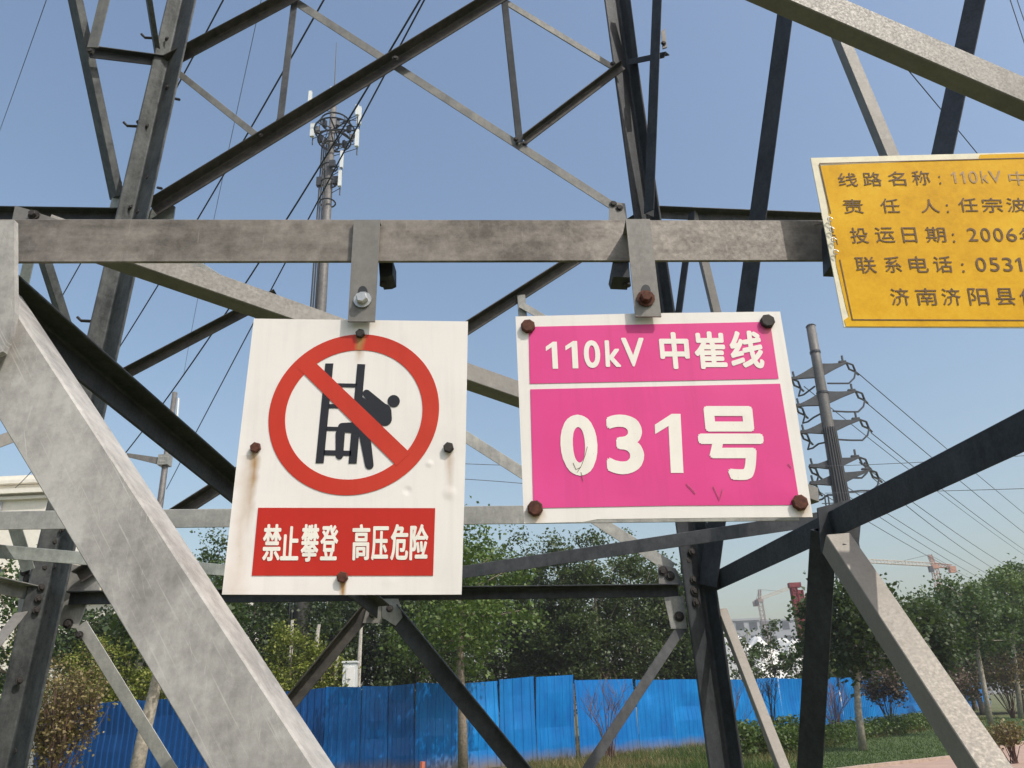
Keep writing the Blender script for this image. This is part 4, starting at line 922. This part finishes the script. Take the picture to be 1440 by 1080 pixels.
# clipped hedge and rough grass
def hedge(pts, w, h, label, seed, kind='hedge', n=5000):
    P_ = [at_z(px, py, 0) for px, py in pts]; r = np.random.default_rng(seed); C_ = []
    seg = [(P_[i + 1] - P_[i]).length for i in range(len(P_) - 1)]; tot = sum(seg)
    for k in range(n):
        s = r.uniform(0, tot); i = 0
        while s > seg[i] and i < len(seg) - 1: s -= seg[i]; i += 1
        p = P_[i] + (P_[i + 1] - P_[i]) * (s / seg[i]); d = (P_[i + 1] - P_[i]).normalized(); nn = Vector((-d.y, d.x, 0))
        hh = h * (1 + .18 * math.sin(s * 3.1 + i * 2) + .1 * math.sin(s * 7.7))
        C_.append(tuple(p + nn * r.normal() * w * .5 + Vector((0, 0, hh * math.sqrt(r.uniform(0, 1)))) + nn * 0))
    b0 = P_[0]
    o = leaf_mesh('hedge', np.array(C_), .10, M[kind], None, seed, loc=b0); tag(o, label, 'hedge')
hedge([(1150, 1052), (1200, 1042), (1292, 1027), (1345, 1019)], .9, .62, 'low clipped green hedge along the lawn before the blue hoarding', 500, n=7000)
hedge([(1020, 1072), (1065, 1070), (1130, 1062)], 1.0, .9, 'rough yellow-green hedge at the foot of the black upright brace', 501, n=4200)
def blades(name, P_, h, w, mat, seed, label):
    r = np.random.default_rng(seed); n = len(P_); q = r.uniform(0, 6.28, n); hh = h * r.uniform(.45, 1.3, n); ln_ = r.normal(size=(n, 2)) * hh[:, None] * .45
    d = np.stack([np.cos(q), np.sin(q), 0 * q], 1) * w
    v = np.empty((n, 3, 3)); v[:, 0] = P_ - d; v[:, 1] = P_ + d; v[:, 2] = P_ + np.stack([ln_[:, 0], ln_[:, 1], hh], 1)
    me = bpy.data.meshes.new(name); me.vertices.add(n * 3); me.vertices.foreach_set('co', v.reshape(-1).astype(np.float32))
    me.loops.add(n * 3); me.loops.foreach_set('vertex_index', np.arange(n * 3, dtype=np.int32))
    me.polygons.add(n); me.polygons.foreach_set('loop_start', np.arange(0, n * 3, 3, dtype=np.int32))
    me.update(calc_edges=True); me.materials.append(mat)
    o = bpy.data.objects.new(name, me); link(o); o['kind'] = 'stuff'; tag(o, label, 'grass')
def grass():
    r = np.random.default_rng(9); n = 70000
    px = r.uniform(740, 1450, n); y = 21 + 29 * r.uniform(size=n) ** 1.3
    ra, rb = ray(740, 1000), ray(1450, 1000)
    C_ = np.stack([(ra.x + (rb.x - ra.x) * (px - 740) / 710) * y, y, np.full(n, .005)], 1)
    k = np.sin(C_[:, 0] * .9) + np.sin(C_[:, 1] * 1.3 + C_[:, 0] * .5) + r.normal(size=n) * .8
    c_ = [at_z(a_, b_, 0) for a_, b_ in ((1110, 1078), (1140, 1062), (1200, 1043), (1290, 1030), (1360, 1018), (1440, 1004), (1520, 996))]
    front = np.interp(C_[:, 0], [p.x for p in c_], [p.y for p in c_])
    pth = [at_z(a_, b_, 0) for a_, b_ in ((1120, 1092), (1225, 1079), (1300, 1071), (1360, 1064), (1405, 1053), (1440, 1046), (1530, 1030))]
    pf_ = np.interp(C_[:, 0], [p.x for p in pth], [p.y for p in pth])
    onlawn = (C_[:, 1] < front) & (C_[:, 0] > c_[0].x); clear = (C_[:, 1] > pf_ + .25) | (C_[:, 0] < pth[0].x)
    blades('dry_grass', C_[(k > .35) & ~onlawn & clear], .26, .012, M['dry'], 1, 'straw-coloured rough grass before the hoarding')
    blades('grass', C_[(k <= .35) & ~onlawn & clear], .22, .012, M['hedge'], 2, 'green rough grass tufts before the hoarding')
    blades('lawn_grass', C_[onlawn & clear], .055, .012, M['green_leaf'], 3, 'short blades standing in the mown lawn')
grass()

# ------------------------------------------------------------------ buildings, mound and plant beyond the fence
yb = 52.0
bt = at(0, 668, yb).z
bl_ = thing('white_building', 'cream building with a stepped parapet behind the left tower leg', 'building', (gx(10, yb), yb + 6, 0))
x0, x1 = at(-160, 700, yb).x, at(73, 700, yb).x
part('wall', MB().box(((x0 + x1) / 2, yb + 6, bt / 2 - .4), ((x1 - x0) / 2, 6, bt / 2 - .4)), M['white_wall'], bl_)
mb = MB()
zc = at(30, 693, yb).z
mb.box(((x0 + x1) / 2, yb + 5.7, zc), ((x1 - x0) / 2 + .25, 6.3, .16)); mb.box(((x0 + x1) / 2, yb + 5.8, zc - .42), ((x1 - x0) / 2 + .12, 6.1, .10))
mb.box(((x0 + x1) / 2, yb + 5.8, bt - .65), ((x1 - x0) / 2 + .2, 6.2, .12)); mb.box(((x0 + x1) / 2, yb + 6, bt - .3), ((x1 - x0) / 2 - .4, 5.7, .3))
part('cornice', mb, M['white_wall'], bl_)
for k in range(5):
    for j in range(3):
        wx = x0 + 2.2 + k * 3.3; wz = 3.0 + j * 4.0
        w_ = part('window', MB().box((wx, yb - .04, wz), (.9, .07, 1.0)), M['cranew'], bl_); part('pane', MB().box((wx, yb - .10, wz), (.78, .03, .88)), M['glass'], w_)
part('downpipe', MB().tube([Vector((x1 - 3.4, yb - .12, 0)), Vector((x1 - 3.4, yb - .12, zc - .6))], .08, 6), M['grey_wall'], bl_)
yb2 = 40.0
bh = at(160, 845, yb2).z
b2 = thing('white_house', 'white low building showing between bushes right of the left leg', 'building', (gx(160, yb2), yb2 + 4, 0))
xa, xb = at(60, 900, yb2).x, at(300, 900, yb2).x
part('wall', MB().box(((xa + xb) / 2, yb2 + 4, bh / 2), ((xb - xa) / 2, 4, bh / 2)), M['white_wall'], b2)
part('roof', MB().box(((xa + xb) / 2, yb2 + 4, bh + .15), ((xb - xa) / 2 + .3, 4.3, .15)), M['white_wall'], b2)
for k in range(3):
    wx = xa + 1.8 + k * 3.2; w_ = part('window', MB().box((wx, yb2 - .04, 2.6), (.7, .06, .8)), M['cranew'], b2); part('pane', MB().box((wx, yb2 - .09, 2.6), (.6, .02, .7)), M['glass'], w_)
def far_building(px0, px1, py, y, label, mat='grey_wall', floors=5):
    xa, xb = gx(px0, y, 900), gx(px1, y, 900); h = hz((px0 + px1) / 2, py, y); o = thing('far_building', label, 'building', ((xa + xb) / 2, y + 8, 0), 'distant buildings')
    part('wall', MB().box(((xa + xb) / 2, y + 8, h / 2), ((xb - xa) / 2, 8, h / 2)), M[mat], o)
    part('roof', MB().box(((xa + xb) / 2, y + 8, h + .4), ((xb - xa) / 2 + .5, 8.5, .4)), M[mat], o)
    mb = MB()
    for f in range(floors):
        z = (f + .6) * h / floors; nn_ = max(3, int((xb - xa) / 6))
        for k in range(nn_): mb.box((xa + (k + .5) * (xb - xa) / nn_, y - .03, z), (1.6, .06, h / floors * .28))
    p_ = part('window', mb, M['glass'], o); p_['kind'] = 'stuff'
far_building(1015, 1072, 873, 320, 'hazy grey block far behind the left half of the white mound', floors=6)
far_building(1078, 1200, 871, 360, 'hazy grey block far behind the dark red rig', floors=6)
far_building(1330, 1460, 838, 300, 'pale grey block far behind the trees on the right', floors=8)
# sheeted mound
ym = 62.0
def mound():
    r = random.Random(8); mb = MB(); nx, ny = 44, 12; xa, xb = gx(985, ym), gx(1192, ym)
    prof = {1000: 885, 1015: 876, 1040: 872, 1060: 885, 1078: 895, 1100: 890, 1120: 900, 1150: 888, 1180: 903, 1192: 940}
    ks = sorted(prof)
    for j in range(ny + 1):
        v = j / ny
        for i in range(nx + 1):
            u = i / nx; px = 985 + u * 207
            py = np.interp(px, ks, [prof[k] for k in ks]); top = max(.3, hz(px, py, ym + 3))
            q = math.sin(math.pi * v) ** .6; z = top * q * (.93 + .07 * math.sin(u * 40 + v * 9)) 
            mb.v.append((xa + u * (xb - xa) + r.uniform(-.05, .05), ym + v * 7 + .3 * math.sin(u * 23), max(z, -.05)))
    for j in range(ny):
        for i in range(nx): mb.f.append((j * (nx + 1) + i, j * (nx + 1) + i + 1, (j + 1) * (nx + 1) + i + 1, (j + 1) * (nx + 1) + i))
    o = part('sheeted_mound', mb, M['tarp'], None, (gx(1090, ym), ym + 3.5, 0), smooth=True)
    tag(o, 'long white sheet-covered mound behind the blue hoarding and young trees', 'mound')
mound()
# white cabinet and pale stems by the fence
c = Vector((gx(490, 29, 960), 29, 0)); hz_ = hz(490, 932, 29)
cb = thing('utility_cabinet', 'narrow white cabinet standing behind the blue hoarding under the white sign', 'cabinet', c)
part('body', MB().box(c + Vector((0, .25, hz_ / 2)), (.22, .25, hz_ / 2)), M['antenna'], cb); part('door', MB().box(c + Vector((.05, -.015, hz_ / 2 + .2)), (.14, .012, hz_ / 2 - .35)), M['tarp'], cb); part('lid', MB().box(c + Vector((0, .25, hz_ + .03)), (.26, .29, .03)), M['antenna'], cb)
for k, (px, p0, p1, lab) in enumerate(((506, 880, 968, 'pale bare post right of the white cabinet'), (473, 915, 968, 'pale bare post left of the white cabinet'), (409, 872, 990, 'pale bare post among the yellow-green bushes'), (447, 878, 902, 'short pale post seen against dark trees'))):
    y = 30; a, b_ = at(px - 3, p1, y), at(px + 2, p0, y)
    tag(part('bare_post', MB().tube([Vector((a.x, y, 0)), (a + b_) / 2, b_], [.09, .08, .06], 7), M['limewash'], None, (a.x, y, 0)), lab, 'post', 'pale posts behind the hoarding')
# orange pipe stub near the hoarding
p = Vector((gx(594, 22, 1075), 22, 0)); tag(part('marker_post', MB().tube([p, p + Vector((0, 0, hz(594, 1071, 22)))], [.07, .07], 8), M['board'], None, p), 'short orange marker post at the bottom edge before the hoarding', 'post')

# ------------------------------------------------------------------ cranes
def lattice(mb, A, B, w, n, r=.09):
    A, B = V(A), V(B); a = (B - A).normalized(); s = a.cross(V((0, 1, 0))).normalized(); u_ = s.cross(a)
    cs = [(s * i + u_ * j) * w for i, j in ((-1, -1), (1, -1), (1, 1), (-1, 1))]
    for c in cs: mb.tube([A + c, B + c], r, 4)
    for k in range(n):
        p, q = A + (B - A) * (k / n), A + (B - A) * ((k + 1) / n)
        for i in range(4): mb.tube([p + cs[i], q + cs[(i + 1) % 4]], r * .7, 3); mb.tube([p + cs[i], p + cs[(i + 1) % 4]], r * .7, 3)
def crane(label, y, base_px, top_px, jib_px, cjib_px, peak_px, mats, seed=0):
    b_ = at(*base_px, y); t_ = at(*top_px, y); o = thing('tower_crane', label, 'crane', (b_.x, y, 0), 'tower cranes')
    mb = MB(); lattice(mb, Vector((b_.x, y, 0)), Vector((t_.x, y, t_.z)), .75, 22, .10); part('mast', mb, M[mats[0]], o)
    mb = MB(); mb.box(t_ + Vector((0, 0, .3)), (1.0, 1.0, .5)); part('slewing_unit', mb, M[mats[0]], o)
    mb = MB(); mb.box(t_ + Vector((-1.6, -1, -.4)), (.5, .6, .8)); part('cab', mb, M['armgrey'], o)
    pk = at(*peak_px, y); mb = MB(); lattice(mb, t_ + Vector((0, 0, 1)), pk, .45, 6, .09); part('peak', mb, M[mats[0]], o)
    je = at(*jib_px, y); mb = MB(); lattice(mb, t_ + Vector((0, 0, 1)), je, .5, 18, .08); part('jib', mb, M[mats[1]], o)
    ce = at(*cjib_px, y); mb = MB(); lattice(mb, t_ + Vector((0, 0, 1)), ce, .5, 6, .09); mb.box(ce + Vector((0, 0, -.8)), (.9, .6, .9)); part('counter_jib', mb, M[mats[0]], o)
    mb = MB(); mb.tube([pk, t_ * .35 + je * .65], .07, 3); mb.tube([pk, ce], .07, 3); part('tie_rod', mb, M['wirefar'], o)
crane('orange tower crane with a long level jib above the trees on the right', 230, (1325, 850), (1314, 799), (1222, 789), (1338, 797), (1307, 780), ('crane', 'cranew'))
crane('small tower crane with a raised jib, between the tower leg and the black upright', 300, (1076, 885), (1069, 846), (1117, 824), (1062, 846), (1068, 829), ('cranedull', 'cranew'))
y = 75; rg = thing('piling_rig', 'dark red twin-mast piling rig standing behind the white mound', 'piling rig', (gx(1126, y), y, 0))
for (pa, pb) in (((1128, 905), (1115, 823)), ((1136, 905), (1124, 830))):
    a, b_ = at(*pa, y), at(*pb, y); mb = MB(); lattice(mb, Vector((a.x, y, 0)), b_, .22, 16, .10); mb.tube([Vector((a.x, y, 0)), b_], .22, 6); part('mast', mb, M['rigred'], rg)
a = at(1117, 823, y); part('mast_head', MB().box(a, (.55, .3, .22)), M['rigred'], rg)
mb = MB(); mb.box((gx(1130, y), y + 1, 1.2), (1.8, 1.4, .8)); mb.box((gx(1130, y), y + 1, .35), (2.2, 1.8, .3)); part('chassis', mb, M['rigred'], rg)

# ------------------------------------------------------------------ summer haze
hm = bpy.data.materials.new('haze'); hm.use_nodes = True; t = hm.node_tree
t.nodes.remove(t.nodes['Principled BSDF'])
pv = t.nodes.new('ShaderNodeVolumePrincipled'); pv.inputs['Color'].default_value = (0.93, 0.92, 0.97, 1); pv.inputs['Density'].default_value = 0.0007; pv.inputs['Anisotropy'].default_value = 0.2
t.links.new(pv.outputs[0], t.nodes['Material Output'].inputs['Volume'])
hb = part('haze', MB().box((0, 0, 22), (960, 960, 23.0)), hm); hb['kind'] = 'stuff'
